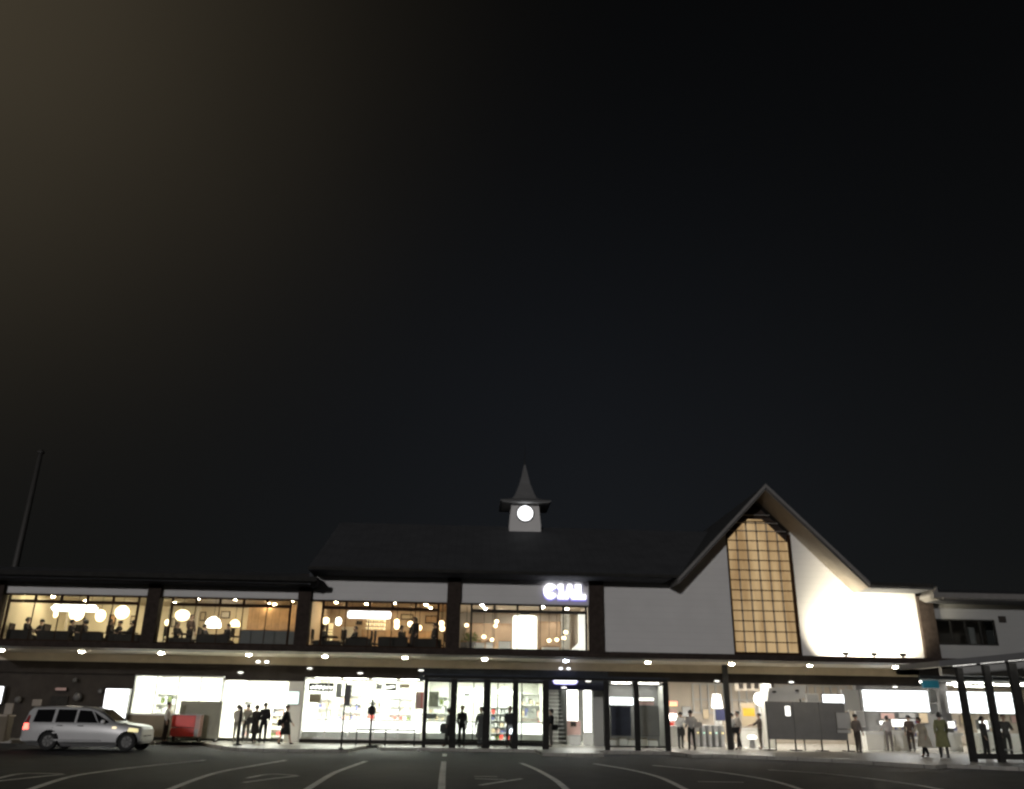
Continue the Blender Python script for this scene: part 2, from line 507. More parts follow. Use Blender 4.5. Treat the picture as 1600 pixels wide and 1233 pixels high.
# roofs
rf = MB()
VX = GX - (11.90 - 11.14) / 1.02      # where the ridge dies into the gable roof
rf.add([(-7.4, 38.4, 7.50), (9.6, 38.4, 7.50), (VX, 46, 11.14), (-7.4, 46, 11.14), (9.6, 53.6, 7.50), (-7.4, 53.6, 7.50)], [(0, 1, 2, 3), (3, 2, 4, 5), (0, 3, 5)])
rf.box(-7.4, 9.2, 38.4, WY, 7.35, 7.499)
o = rf.build('roof', M['roof'], st)
g = MB()
for s in (-1, 1):
    a, b = (GX, 11.90), (GX + s * 4.45, 7.36)
    a2, b2 = (GX, 11.66), (GX + s * 4.45, 7.12)
    g.prism([a, b, b2, a2], 'y', 38.3, 54)
g.build('roof', M['roof_gable'], st)
for s in (-1, 1):   # barge boards and planked soffit
    g = MB().prism([(GX, 11.93), (GX + s * 4.47, 7.38), (GX + s * 4.47, 7.19), (GX, 11.74)], 'y', 38.22, 38.30)
    g.build('barge_board', M['barge'], st)
    g = MB().prism([(GX, 11.655), (GX + s * 4.42, 7.145), (GX + s * 4.42, 7.12), (GX, 11.63)], 'y', 38.32, WY - .01)
    g.build('gable_soffit', M['soffit'], st)
    g = MB().prism([(GX + s * 4.452, 7.14), (GX + s * 4.49, 7.10), (GX + s * 4.49, 7.36), (GX + s * 4.452, 7.40)], 'y', 38.3, WY)
    g.build('eave_end', M['barge'], st)
bx('roof', M['roof'], st, 18.42, 21.5, 38.45, 50, 7.14, 7.36)
bx('gutter', M['black'], st, -7.42, 9.5, 38.30, 38.398, 7.37, 7.51)
bx('gutter', M['black'], st, 18.45, 21.45, 38.33, 38.45, 7.22, 7.38)

# gable window
gwp = MB()
zt = 9.66
gwp.prism([(12.42, 4.28), (15.46, 4.28), (15.46, 9.50), (14.50, 10.46), (14.26, 10.63), (13.60, 10.63), (13.36, 10.46), (12.42, 9.50)], 'y', WY + .24, WY + .27)
win = MB()
for x0, x1 in ((12.33, 12.42), (15.46, 15.55)): win.box(x0, x1, WY - .02, WY + .24, SILL, 9.85)
win.box(12.42, 15.46, WY - .02, WY + .24, SILL, 4.28)
win = win.build('gable_window', M['frame_brown'], st)
gwp.build('pane', M['paper'], win)
mun = MB()
zz = 4.74
while zz < 10.55:
    hw = min(1.62, 1.62 - max(0, zz - 9.9))
    mun.box(GX - hw + .02, GX + hw - .0, WY + .03, WY + .07, zz - .022, zz + .022)
    zz += 0.478
mun.build('muntin', M['frame_brown'], win)
mun = MB()
for i in range(1, 6):
    x = 12.42 + 3.04 * i / 6
    mun.box(x - .035, x + .035, WY + .16, WY + .22, 4.28, min(10.5, 9.48 + (x - 12.42), 9.48 + (15.46 - x)))
mun.build('muntin', M['bulkhead'], win)

# canopy over the pavement
XL, XR = -46, 22.3
bx('canopy_fascia', M['brown'], st, -22.6, XR, CY0 - .08, CY0, CZ - .005, 4.02)
bx('canopy_soffit', M['soffit_beige'], st, -22.6, XR, CY0, CY1, CZ, CZ + .05)
bx('canopy_roof', M['dark_in'], st, -22.6, XR, CY0, WY - .13, 3.93, 4.0)
bx('canopy_trim', M['steel'], st, -22.6, XR, CY0 + .75, CY0 + .82, CZ - .03, CZ - .003)
XA = X(205, 1090, 42.6)
bx('bulkhead', M['bulkhead'], st, -22.6, XR, CY1, CY1 + .12, 3.42, CZ)
XB = X(655, 1055, 42.5); XC = X(950, 1055, 42.5)
bx('bulkhead', M['dark_band'], st, -22.6, XB, CY1 + .03, CY1 + .2, 2.88, 3.42)
bx('bulkhead', M['grey_band'], st, XB, XC, CY1 + .03, CY1 + .2, 2.86, 3.42)
bx('bulkhead', M['dark_band'], st, XC, XR, CY1 + .03, CY1 + .2, 2.98, 3.42)

# upper storey rooms
FZ, CEI = 3.95, 6.55


def room(x0, x1, y1, wall, ceil, floor, parent, z0=FZ, z1=CEI, y0=WY + .3, side='both'):
    bx('interior_wall', M[wall], parent, x0, x1, y1, y1 + .12, z0, z1)
    if side in ('both', 'left'): bx('interior_wall', M[wall], parent, x0 - .05, x0, y0, y1, z0, z1)
    if side in ('both', 'right'): bx('interior_wall', M[wall], parent, x1, x1 + .05, y0, y1, z0, z1)
    bx('interior_ceiling', M[ceil], parent, x0, x1, y0, y1, z1, z1 + .08)
    bx('interior_floor', M[floor], parent, x0, x1, y0, y1, z0 - .1, z0)


def bay_window(x0, x1, parent, sideL, sideR, frame, n=5):
    """bronze framed shop window with a row of top lights and a narrow light at each side"""
    a, b = x0 + sideL, x1 - sideR
    tz = 5.90
    f = MB()
    f.box(x0, x1, WY + .02, WY + .12, HEAD - .06, HEAD + .02)
    f.box(x0, x1, WY + .02, WY + .12, SILL, SILL + .06)
    f.box(a - .04, a + .05, WY + .02, WY + .12, SILL + .06, HEAD - .06)
    f.box(b - .05, b + .04, WY + .02, WY + .12, SILL + .06, HEAD - .06)
    f.box(a + .05, b - .05, WY + .02, WY + .12, tz - .065, tz + .065)
    for i in range(1, n):
        x = a + (b - a) * i / n
        f.box(x - .05, x + .05, WY + .03, WY + .11, tz + .065, HEAD - .06)
        f.box(x - .015, x + .015, WY + .04, WY + .1, SILL + .06, tz - .065)
    w = f.build('window', M[frame], parent)
    p = MB()
    p.box(x0, x1, WY + .06, WY + .07, SILL + .06, HEAD - .06)
    p.build('pane', M['glass'], w)
    return w


room(P2[1] - .2, P3[0] + .2, 47.0, 'brown_wall', 'brown_wall', 'dark_in', st)
room(P3[1] - .2, P4[0] + .2, 47.5, 'beige_wall', 'beige_wall', 'white_in', st)
bay_window(P2[1], P3[0], st, .55, .38, 'frame_brown')
bay_window(P3[1], P4[0], st, .52, .12, 'black')

# clock tower on the ridge
CXc, CYc = X(820.5, 802, 45.2), 46.0
zb = Z(820, 821, 45.1)
ct = MB()
def ring(c, hw, z): return [(c[0] - hw, c[1] - hw, z), (c[0] + hw, c[1] - hw, z), (c[0] + hw, c[1] + hw, z), (c[0] - hw, c[1] + hw, z)]
def frust(m, c, levels):
    o = len(m.v); vs = []; fs = []
    for hw, z in levels: vs += ring(c, hw, z)
    for i in range(len(levels) - 1):
        for k in range(4):
            k2 = (k + 1) % 4
            fs.append((4 * i + k, 4 * i + k2, 4 * i + 4 + k2, 4 * i + 4 + k))
    fs.append((0, 3, 2, 1)); L = 4 * (len(levels) - 1); fs.append((L, L + 1, L + 2, L + 3))
    m.add(vs, fs)
zt0 = Z(820, 783, 45.1)
frust(ct, (CXc, CYc), [(0.87, zb - 1.5), (0.87, zb), (0.74, zt0 + .05)])
ct = ct.build('clock_tower', M['white_wall'], st)
h = MB(); ze = Z(820, 782.5, 44.6)
frust(h, (CXc, CYc), [(1.38, ze - .02), (1.40, ze + .05), (0.70, ze + .30), (0.55, ze + .55), (0.30, ze + 1.25), (0.04, Z(820.5, 727, 46))])
h.build('hood', M['grey'], ct)
MB().box(CXc - 1.3, CXc + 1.3, CYc - 1.3, CYc + 1.3, ze - .05, ze - .021).build('hood_soffit', M['lgrey'], ct)
MB().tube([(CXc, CYc, Z(820, 731, 46)), (CXc + .0, CYc, Z(819, 694, 46))], [.03, .006], 8).build('finial', M['black'], ct)
fy = CYc - 0.86
cz = Z(820.5, 802, 45.1)
MB().lathe([(.49, .1), (.49, -.08), (.43, -.08), (.43, .1)], (CXc, fy + .03, cz), 36, axis='y', cap=False).build('clock_rim', M['black'], ct)
MB().lathe([(.428, -.05), (.428, .08)], (CXc, fy + .03, cz), 36, axis='y').build('clock_face', M['L_clock'], ct)
# ground floor shell
g1 = 43.0
rm = MB()

# ------------------------------------------------------------------ left wing
wl = thing('station_wing', 'low dark roofed station wing with two amber restaurant windows beside parked white car', 'building', (-15, 45, 0))
bx('wall', M['white_wall'], wl, P0[1], P1[0], WY, WY + .25, HEAD + .02, 7.2)
bx('wall', M['white_wall'], wl, P1[1], P2[0], WY, WY + .25, HEAD + .02, 7.2)
bx('wall', M['white_wall'], wl, -40, P0[0], WY, WY + .25, SILL, 7.2)
for p in (P0, P1):
    bx('pillar', M['brown'], wl, p[0], p[1], WY - .22, WY + .3, SILL, 6.9)
bx('sill_beam', M['brown'], wl, -40, P2[0] - .0, WY - .12, WY + .3, 3.98, SILL)
r = MB().prism([(38.5, 6.75), (38.5, 7.0), (40.6, 7.52), (52, 7.52), (52, 6.75)], 'x', -40, -7.35)
r.build('roof', M['roof'], wl)
MB().prism([(38.28, 6.84), (38.28, 7.04), (38.5, 7.04), (38.5, 6.77)], 'x', -40, -6.98).build('gutter', M['black'], wl)
MB().prism([(-7.35, 6.70), (-7.08, 6.86), (-7.08, 7.0), (-7.35, 7.3)], 'y', 38.52, WY - .02).build('verge', M['roof'], wl)
room(P0[1] - .2, P1[0] + .28, 47.0, 'cream', 'cream', 'dark_in', wl, side='left')
room(P1[1] - .29, P2[0] + .2, 47.0, 'tan', 'tan', 'dark_in', wl, side='right')
bay_window(P0[1], P1[0], wl, .22, .42, 'frame_brown')
bay_window(P1[1], P2[0], wl, .50, .34, 'frame_brown')

# ------------------------------------------------------------------ right wing
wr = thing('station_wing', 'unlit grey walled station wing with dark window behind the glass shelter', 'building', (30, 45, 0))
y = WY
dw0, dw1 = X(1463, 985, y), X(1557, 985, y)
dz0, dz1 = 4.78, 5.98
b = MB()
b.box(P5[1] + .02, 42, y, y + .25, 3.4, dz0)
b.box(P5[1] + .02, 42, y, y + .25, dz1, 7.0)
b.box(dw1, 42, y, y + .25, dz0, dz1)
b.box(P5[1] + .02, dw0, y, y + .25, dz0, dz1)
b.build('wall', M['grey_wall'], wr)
fr = MB()
fr.box(dw0, dw1, y + .03, y + .1, dz0, dz0 + .07); fr.box(dw0, dw1, y + .03, y + .1, dz1 - .07, dz1)
for t in (0, .25, .5, .75, 1.0):
    x = dw0 + .04 + (dw1 - dw0 - .08) * t
    fr.box(x - .035, x + .035, y + .03, y + .1, dz0 + .07, dz1 - .07)
w = fr.build('window', M['black'], wr)
bx('pane', M['glass'], w, dw0, dw1, y + .06, y + .07, dz0 + .07, dz1 - .07)
bx('interior_wall', M['dark_in'], wr, dw0 - 1, dw1 + 1, 42.5, 42.6, 3.5, 7)
bx('blind', M['grey'], w, X(1512, 985, 41), X(1521, 985, 41), 40.9, 41.0, 4.6, 5.7)
bx('vent', M['dark_in'], wr, X(1560, 968, y), X(1571, 968, y), y - .05, y, Z(1565, 973, y), Z(1565, 963, y))
r = MB().prism([(38.5, 6.68), (38.5, 6.98), (40.6, 7.45), (52, 7.45), (52, 6.68)], 'x', 21.72, 44)
r.build('roof', M['roof'], wr)
MB().prism([(38.28, 6.74), (38.28, 6.98), (38.5, 6.98), (38.5, 6.70)], 'x', 21.35, 44).build('gutter', M['barge'], wr)
MB().prism([(21.72, 6.69), (21.45, 6.83), (21.45, 6.95), (21.72, 7.3)], 'y', 38.52, WY - .24).build('verge', M['barge'], wr)

# ------------------------------------------------------------------ lattice mast far behind the left wing
mY = 75.0
mt_, mb_ = at(63, 703, mY), at(24, 885, mY)
ms = thing('mast', 'faint slender pale mast rising far behind the left wing roof', 'mast', (mb_.x, mY, 0))
MB().tube([(mb_.x, mY, 0), (mb_.x, mY, mb_.z), (mb_.x, mY, mt_.z)], [.36, .27, .18], 12).build('shaft', M['mast'], ms, smooth=True)
for z in (mt_.z - .3,):
    MB().lathe([(.2, -.1), (.3, 0), (.3, .12), (.16, .2)], (mb_.x, mY, z), 12).build('antenna_ring', M['mast'], ms)
# ------------------------------------------------------------------ ground floor shops
SY = 42.7            # shop glass line


def px(a, Y=SY, py=1110): return X(a, py, Y)


def shop_front(pa, pb, z0, z1, panes, frame='black', y=SY):
    x0, x1 = px(pa, y), px(pb, y)
    f = MB()
    f.box(x0, x1, y, y + .08, z1 - .07, z1)
    f.box(x0, x1, y, y + .08, z0, z0 + .08)
    for i in range(panes + 1):
        x = x0 + (x1 - x0) * i / panes
        f.box(x - .025, x + .025, y + .002, y + .078, z0 + .08, z1 - .07)
    w = f.build('shop_window', M[frame], st)
    MB().box(x0, x1, y + .035, y + .045, z0 + .08, z1 - .07).build('pane', M['glass'], w)
    return w


def room1(pa, pb, y1, wall, ceil='white_in', z1=3.0, sides=True, floor='tile', yf=SY + .1):
    x0, x1 = px(pa, SY), px(pb, SY)
    bx('interior_wall', M[wall], st, x0, x1, y1, y1 + .1, 0, z1)
    bx('interior_ceiling', M[ceil], st, x0, x1, yf, y1, z1, z1 + .06)
    if sides:
        bx('interior_wall', M[wall], st, x0 - .04, x0 - .005, yf, y1, 0, z1)
        bx('interior_wall', M[wall], st, x1 + .005, x1 + .04, yf, y1, 0, z1)


def ceiling_light(x, y, z, sx, sy, label, mt='L_ceil', group=None):
    t = thing('ceiling_light', label, 'ceiling light', (x, y, z), group)
    bx('frame', M['white'], t, x - sx / 2 - .03, x + sx / 2 + .03, y - sy / 2 - .03, y + sy / 2 + .03, z - .04, z)
    bx('diffuser', M[mt], t, x - sx / 2, x + sx / 2, y - sy / 2, y + sy / 2, z - .06, z - .041)
    return t


# shop A (left): bright window above a brown dado
room1(203, 343, 46.5, 'white_in')
x0, x1 = px(203), px(343)
zA = Z(270, 1118, SY)
bx('shop_dado', M['earth_wall'], st, x0, x1, SY - .02, SY + .1, .16, zA)
shop_front(203, 343, zA, 2.88, 4, 'white')
for i in range(3):
    ceiling_light(x0 + (x1 - x0) * (i + .5) / 3, 44.6, 2.99, 1.0, 2.6, ['wide bright ceiling panel in left shop, nearest its corner', 'wide bright ceiling panel in middle of left shop', 'wide bright ceiling panel in left shop, next to doorway'][i], group='ceiling panels in the left shop')
# menu strip with mint lettering blobs above the window
mb = thing('menu_board', 'long white lit menu strip with mint marks along top of left shop window', 'menu board', (px(272), 43.2, 2.3))
MB().box(px(210), px(338), 43.15, 43.22, Z(270, 1080, 43.2), Z(270, 1066, 43.2)).build('panel', M['L_signw'], mb)
for a in (246, 335):
    MB().box(px(a - 7), px(a + 5), 43.12, 43.148, Z(a, 1077, 43.2), Z(a, 1069, 43.2)).build('mark', M['L_mint'], mb)

# shop B: open entrance
room1(345, 447, 47.5, 'white_in')
for i in range(2):
    ceiling_light(px(370 + 50 * i), 45, 2.99, 1.2, 3.4, ['long bright ceiling panel over left half of open doorway shop', 'long bright ceiling panel over right half of open doorway shop'][i], group='ceiling panels in the doorway shop')
bx('threshold', M['black'], st, px(345), px(447), SY, SY + .1, 0.007, .16)
bx('lintel', M['dark_band'], st, px(345), px(470), SY - .12, SY + .3, 2.70, 2.95)


def shelf_unit(pa, pb, y, z1, label, mt='white', rows=5, goods=True, depth=.4, mat_goods=None):
    xa, xb = px(pa, y), px(pb, y)
    t = thing('shelf_unit', label, 'shelf', ((xa + xb) / 2, y, 0))
    f = MB()
    f.box(xa, xa + .04, y, y + depth, 0, z1); f.box(xb - .04, xb, y, y + depth, 0, z1)
    f.box(xa + .04, xb - .04, y + depth - .03, y + depth, 0, z1)
    f.build('frame', M[mt], t)
    for k in range(rows):
        z = .12 + (z1 - .15) * k / max(1, rows - 1)
        bx('shelf', M[mt], t, xa + .04, xb - .04, y, y + depth - .03, z, z + .03)
        if goods and k < rows - 1:
            m = MB(); x = xa + .08
            while x < xb - .2:
                w = rnd.uniform(.08, .2); h = rnd.uniform(.12, (z1 - .15) / (rows - 1) * .75)
                m.box(x, x + w * .9, y + .05, y + .3, z + .031, z + .031 + h, rnd.randrange(4)); x += w + rnd.uniform(0, .08)
            m.build('goods', rnd.choice([[M['tan'], M['lgrey'], M['grey_in'], M['white']], [M['red'], M['lgrey'], M['leaf'], M['white']], [M['blue'], M['tan'], M['pink'], M['grey_in']]]), t)
    return t


shelf_unit(346, 366, 45.2, 1.9, 'pale shelf of small goods beside grey board, inside doorway shop')
shelf_unit(379, 396, 46.6, 1.8, 'white shelf of goods seen behind couple in dark coats', rows=6)
shelf_unit(425, 446, 46.8, 1.5, 'low white shelf at right of doorway shop, behind woman in black dress')

# pilaster with lit sign
bx('pilaster', M['white_in'], st, px(448), px(471), SY - .1, SY + .3, 0, 2.7)
t = thing('light_box_sign', 'square mint white lit sign on pale pilaster above woman in black dress', 'sign', (px(457), SY - .15, 2))
MB().box(px(447), px(467), SY - .2, SY - .13, Z(457, 1101, SY), Z(457, 1080, SY)).build('case', M['steel'], t)
MB().box(px(448), px(466), SY - .215, SY - .2, Z(457, 1100, SY), Z(457, 1081, SY)).build('face', M['L_mint'], t)

# shop C: long bright shop with counter, and shop D seen through the shelter
room1(472, 661, 47.5, 'white_in')
room1(663, 853, 47.5, 'white_in')
shop_front(472, 661, 0.16, 2.86, 5, 'white')
shop_front(663, 853, 0.16, 2.86, 5, 'black')
for i in range(4):
    ceiling_light(px(496 + 47 * i), 45, 2.99, 1.1, 3.4, ['ceiling panel of bright counter shop above black sign with script', 'ceiling panel of bright counter shop, second from script sign', 'ceiling panel of bright counter shop beside small black sign', 'ceiling panel of bright counter shop above red poster'][i], group='ceiling panels in the counter shop')
for i in range(3):
    ceiling_light(px(700 + 55 * i), 45, 2.99, 1.0, 3.0, ['ceiling panel behind glass shelter, at end near red poster', 'ceiling panel behind middle of glass shelter', 'ceiling panel behind glass shelter, nearest open stair entrance'][i], group='ceiling panels behind the shelter')


def counter(pa, pb, y, label, ztop=.98, zm=.5, lit=True):
    xa, xb = px(pa, y), px(pb, y)
    t = thing('counter', label, 'counter', ((xa + xb) / 2, y, 0))
    bx('base', M['white'], t, xa, xb, y, y + .7, .007, zm - .02)
    bx('display', M['L_signw' if lit else 'white'], t, xa + .02, xb - .02, y + .03, y + .68, zm, ztop)
    bx('top', M['white'], t, xa - .02, xb + .02, y - .02, y + .72, ztop + .002, ztop + .06)
    return t


counter(474, 545, 43.2, 'long white counter with glowing front below black script sign')
counter(547, 659, 43.2, 'long white counter with glowing front left of red poster')
counter(666, 760, 43.4, 'glowing white counter behind shelter, left of standing cyclist')
counter(808, 850, 43.6, 'short glowing white counter behind last shelter panel')


def sign_box(name, label, cat, pa, pb, ya, yb, Y, face, case='black', d=.08):
    xa, xb = X(pa, (ya + yb) / 2, Y), X(pb, (ya + yb) / 2, Y)
    z0, z1 = Z((pa + pb) / 2, yb, Y), Z((pa + pb) / 2, ya, Y)
    t = thing(name, label, cat, ((xa + xb) / 2, Y, z0))
    bx('case', M[case], t, xa, xb, Y, Y + d, z0, z1)
    bx('face', M[face], t, xa + .02, xb - .02, Y - .012, Y - .001, z0 + .02, z1 - .02)
    return t


def script(t, pa, pb, yc, h, Y, mt='L_signw', seed=3):
    """flowing white script line on a sign"""
    q = random.Random(seed); n = 18
    pts = []
    for i in range(n):
        a = pa + (pb - pa) * i / (n - 1)
        b = yc + h * (math.sin(i * 2.1) * .5 + q.uniform(-.3, .3))
        pts.append(at(a, b, Y))
    MB().tube(pts, .045, 6).build('lettering', M[mt], t)


t = sign_box('shop_sign', 'black hanging sign with flowing white script in counter shop window', 'sign', 482, 521, 1067, 1080, 42.95, 'black')
script(t, 485, 519, 1074, 4.5, 42.92)
t = sign_box('shop_sign', 'small black square sign with white mark above counter shop', 'sign', 602, 619, 1068, 1079, 42.95, 'black')
script(t, 603, 616, 1073.5, 3, 42.92, seed=5)
sign_box('poster', 'small tan framed poster under black script sign', 'poster', 483, 502, 1084, 1098, 42.95, 'tan', 'lgrey')
t = sign_box('poster', 'red poster with rows of pale writing at right end of counter shop', 'poster', 649, 664, 1081, 1108, 42.95, 'pink', 'lgrey')
m = MB()
for r_ in range(9):
    p0, p1 = at(658, 1084 + r_ * 2.7, 42.93), at(663.5, 1084 + r_ * 2.7, 42.93)
    m.box(p0.x, p1.x, 42.92, 42.936, p0.z - .02, p0.z + .02)
m.build('lettering', M['red'], t)
sign_box('screen', 'dark grey switched off screen behind first shelter panel', 'screen', 670, 685, 1081, 1104, 43.6, 'grey_green', 'black')
sign_box('notice', 'grey landscape notice on glass above counter, behind first shelter panel', 'notice', 659, 682, 1115, 1123, 42.9, 'grey_in', 'grey')
sign_box('notice', 'grey notice on bright wall behind last shelter panel', 'notice', 823, 836, 1112, 1123, 44.5, 'grey_in', 'grey')
sign_box('menu_board', 'big glowing white board behind second shelter panel', 'menu board', 716, 755, 1075, 1099, 44.5, 'L_signw', 'white')
sign_box('notice', 'tiny grey notice fixed on glowing board behind second shelter panel', 'notice', 725, 734, 1083, 1088, 44.35, 'grey_in', 'grey')
sign_box('exit_sign', 'small green exit light hanging behind cyclist', 'exit sign', 783, 791, 1095, 1100, 45.5, 'L_green', 'grey')
# bright conical shade lamp
c = at(788, 1080, 44)
t = thing('pendant_lamp', 'wide white glowing conical lamp hanging behind third shelter panel', 'pendant lamp', (c.x, 44, c.z))
MB().lathe([(.55, -.16), (.55, -.05), (.22, .1), (.08, .2)], (c.x, 44, c.z), 20).build('shade', M['L_shade'], t, smooth=True)
MB().tube([(c.x, 44, c.z + .2), (c.x, 44, 2.99)], .012, 6).build('cord', M['black'], t)
shelf_unit(766, 800, 46.5, 1.7, 'grey shelf of goods behind standing cyclist', rows=6, mt='lgrey')
shelf_unit(812, 848, 46.4, 2.4, 'tall white shelf of goods behind last shelter panel', rows=5)

# entrance with a stair
room1(855, 946, 49.5, 'grey_in', 'grey_in', z1=2.9)
bx('lintel', M['navy'], st, px(852), px(946), SY - .1, SY + .2, 2.52, 2.86)
for a in (853.5, 945.5): bx('door_jamb', M['black'], st, px(a) - .06, px(a) + .06, SY - .09, SY + .19, .007, 2.52)
bx('entrance_wall', M['grey_in'], st, px(926, 43.5), px(945, 43.5), 43.4, 43.5, 0, 2.9)
t = thing('staircase', 'white staircase climbing at left of station entrance', 'staircase', (px(868, 46), 46, 0))
xa, xb = px(856, 45), px(883, 45)
for k in range(13):
    bx('tread', M['white'], t, xa, xb, 44.6 + k * .28, 44.9 + k * .28, .16 + k * .19, .2 + k * .19)
bx('stringer', M['grey'], t, xb, xb + .05, 44.6, 48.4, .0, 2.8)
for i, (a, b) in enumerate(((886, 903), (912, 924))):
    x_ = (px(a, 46) + px(b, 46)) / 2; r_ = (px(b, 46) - px(a, 46)) / 2
    t = thing('light_column', ['wide glowing white column beside entrance stair', 'narrow glowing white column at right of station entrance'][i], 'light column', (x_, 46, 0))
    MB().lathe([(r_, .95 if i == 0 else .4), (r_, 2.85)], (x_, 46, 0), 20).build('shaft', M['L_signw'], t, smooth=False)
    MB().lathe([(r_ + .05, .007), (r_ + .05, .945 if i == 0 else .395)], (x_, 46, 0), 20).build('base', M['white'], t)
sign_box('framed_notice', 'pinkish framed notice standing between glowing columns', 'notice', 885, 908, 1126, 1150, 45.2, 'pink', 'white')
sign_box('poster', 'dark square poster on pinkish framed notice', 'poster', 891, 901, 1127, 1136, 45.15, 'dark_in', 'pink', .03)
for i, (a, b, h_) in enumerate(((889, 907, .42), (911, 926, .55))):
    t = thing('box', ['low white box on floor in front of wide glowing column', 'round edged white bin below narrow glowing column'][i], 'box', (px(a), 44.3, 0))
    MB().box(px(a, 44.3), px(b, 44.3), 44.2, 44.6, .007, h_).build('body', M['white'], t, bevel=.04)
    MB().box(px(a, 44.3) + .03, px(b, 44.3) - .03, 44.22, 44.58, h_ + .001, h_ + .05).build('lid', M['lgrey'], t)
ceiling_light(px(900, 45.6), 45.6, 2.89, 1.6, 2.0, 'bright ceiling panel above entrance stair')

# blue haloed sign above the entrance
t = thing('light_box_sign', 'white rounded sign with blue halo above station entrance', 'sign', (px(883), 42.3, 3))
zc = Z(883, 1063, 42.35)
xa, xb = X(866, 1063, 42.35), X(901, 1063.5, 42.35)
def pill(m, xa, xb, zc, h, y0, y1, n=8):
    poly = []
    for s_, cx in ((1, xb - h), (-1, xa + h)):
        for k in range(n + 1):
            a = -math.pi / 2 + math.pi * k / n
            poly.append((cx + s_ * h * math.cos(a), zc + s_ * h * math.sin(a)))
    m.prism(poly, 'y', y0, y1)
m = MB(); pill(m, xa, xb, zc, .12, 42.28, 42.36); m.build('face', M['L_letter'], t)
m = MB(); pill(m, xa - .07, xb + .07, zc - .02, .18, 42.37, 42.50); m.build('back_light', M['L_blue'], t)

# dark panelled bay with two lit signs and low planters
bx('interior_wall', M['grey'], st, px(949), px(1043), 44.6, 44.7, 0, 2.98)
bx('interior_ceiling', M['grey_in'], st, px(949), px(1043), SY + .2, 44.6, 2.98, 3.02)
ceiling_light(px(972, 43.7), 43.7, 2.975, .9, .5, 'small ceiling panel above dark board with wide white sign', 'L_ceil2')
ceiling_light(px(1015, 43.7), 43.7, 2.975, .9, .5, 'small ceiling panel above dark board with pinkish sign', 'L_ceil2')
sign_box('light_box_sign', 'wide blue white lit sign above dark board right of entrance', 'sign', 952, 990, 1089, 1102, 43.7, 'L_sign', 'grey')
sign_box('light_box_sign', 'narrow curved white lit sign above pinkish strip', 'sign', 998, 1022, 1090, 1095.5, 43.7, 'L_signw', 'grey')
sign_box('notice', 'pinkish strip notice below narrow lit sign', 'notice', 998, 1022, 1096, 1102.5, 43.7, 'pink', 'grey')
sign_box('display_board', 'dark navy standing board below wide lit sign', 'board', 955, 986, 1103.5, 1150, 43.4, 'navy', 'navy')
sign_box('display_board', 'charcoal standing board below pinkish strip notice', 'board', 996, 1030, 1103.5, 1150, 43.4, 'grey', 'navy')
for i, (a, b) in enumerate(((950, 964), (965, 978), (979, 991), (997, 1010), (1011, 1025))):
    t = thing('planter', 'low white planter box at foot of ' + ['dark navy board, near entrance jamb', 'dark navy board, middle', 'dark navy board, right end', 'charcoal board, left', 'charcoal board, right'][i], 'planter', (px((a + b) / 2, 43.2), 43.2, 0))
    MB().box(px(a, 43.1), px(b, 43.1), 42.95, 43.25, .007, .30 + .05 * (i % 2)).build('trough', M['white'], t, bevel=.03)
    MB().box(px(a, 43.1) + .04, px(b, 43.1) - .04, 42.98, 43.22, .31 + .05 * (i % 2), .36 + .05 * (i % 2)).build('soil', M['earth_wall'], t)

# long dark plinth line along the shop fronts
bx('plinth', M['black'], st, px(203), px(343), SY - .06, SY - .001, .007, .155)
bx('plinth', M['black'], st, px(472), px(853), SY - .06, SY - .001, .007, .155)

# dark wall at far left
bx('ground_wall', M['dark_in'], st, -40, px(160), SY, SY + .2, 0, 3.42)
bx('ground_wall', M['dark_in'], st, px(160), px(203), SY, SY + .2, 0, 3.42)
sign_box('light_box_sign', 'tall blank white lit poster box behind white car bonnet', 'sign', 161, 199, 1076, 1128, 42.3, 'L_sign', 'steel', .25)
sign_box('light_box_sign', 'sliver of white lit sign at left edge of picture', 'sign', -14, 4, 1072, 1100, 42.3, 'L_sign', 'steel', .25)
sign_box('wall_sign', 'small dim reddish plate on dark wall above white car', 'sign', 86, 104, 1074, 1079.5, 42.5, 'pink', 'dark_in')
sign_box('notice', 'black noticeboard on dark wall above white car roof', 'notice', 78, 106, 1087, 1101, 42.6, 'black', 'dark_in')
for i, (a, b, r_) in enumerate(((118, 1063, .10), (122, 1089, .19), (29, 1093, .14), (158, 1080, .12))):
    c = at(a, b, 42.5)
    t = thing('wall_lamp', ['tiny unlit round wall lamp high above white car', 'larger unlit round wall lamp just above white car roof', 'unlit round wall lamp above beige street sign', 'unlit round lamp beside tall lit poster box'][i], 'wall lamp', (c.x, 42.55, c.z))
    MB().ball((c.x, 42.45, c.z), r_).build('globe', M['dim_globe'], t, smooth=True)
    MB().lathe([(r_ * .5, 0), (r_ * .5, .2)], (c.x, 42.5, c.z), 10, axis='y').build('bracket', M['black'], t)
for i, (a0, a1, b0, b1, Y) in enumerate(((6, 22, 1099, 1116, 38.6), (50, 66, 1093, 1103, 39.5))):
    c = at((a0 + a1) / 2, (b0 + b1) / 2, Y)
    t = thing('street_sign', ['beige square sign on brown post behind rear of white car', 'small beige sign on post above rear roof of white car'][i], 'street sign', (c.x, Y, 0))
    p0, p1 = at(a0, b1, Y), at(a1, b0, Y)
    MB().box(p0.x, p1.x, Y - .05, Y + .01, p0.z, p1.z).build('plate', M['beige_wall'], t, bevel=.01)
    MB().tube([(c.x, Y + .06, 0), (c.x, Y + .06, p1.z - .05)], .05, 10).build('post', M['earth_wall'], t)
t = thing('utility_box', 'tall brown street cabinet behind rear of white car', 'cabinet', (px(4, 39), 39, 0))
MB().box(px(-12, 39), px(14, 39), 39, 39.6, 0, .98).build('body', M['earth_wall'], t, bevel=.02)
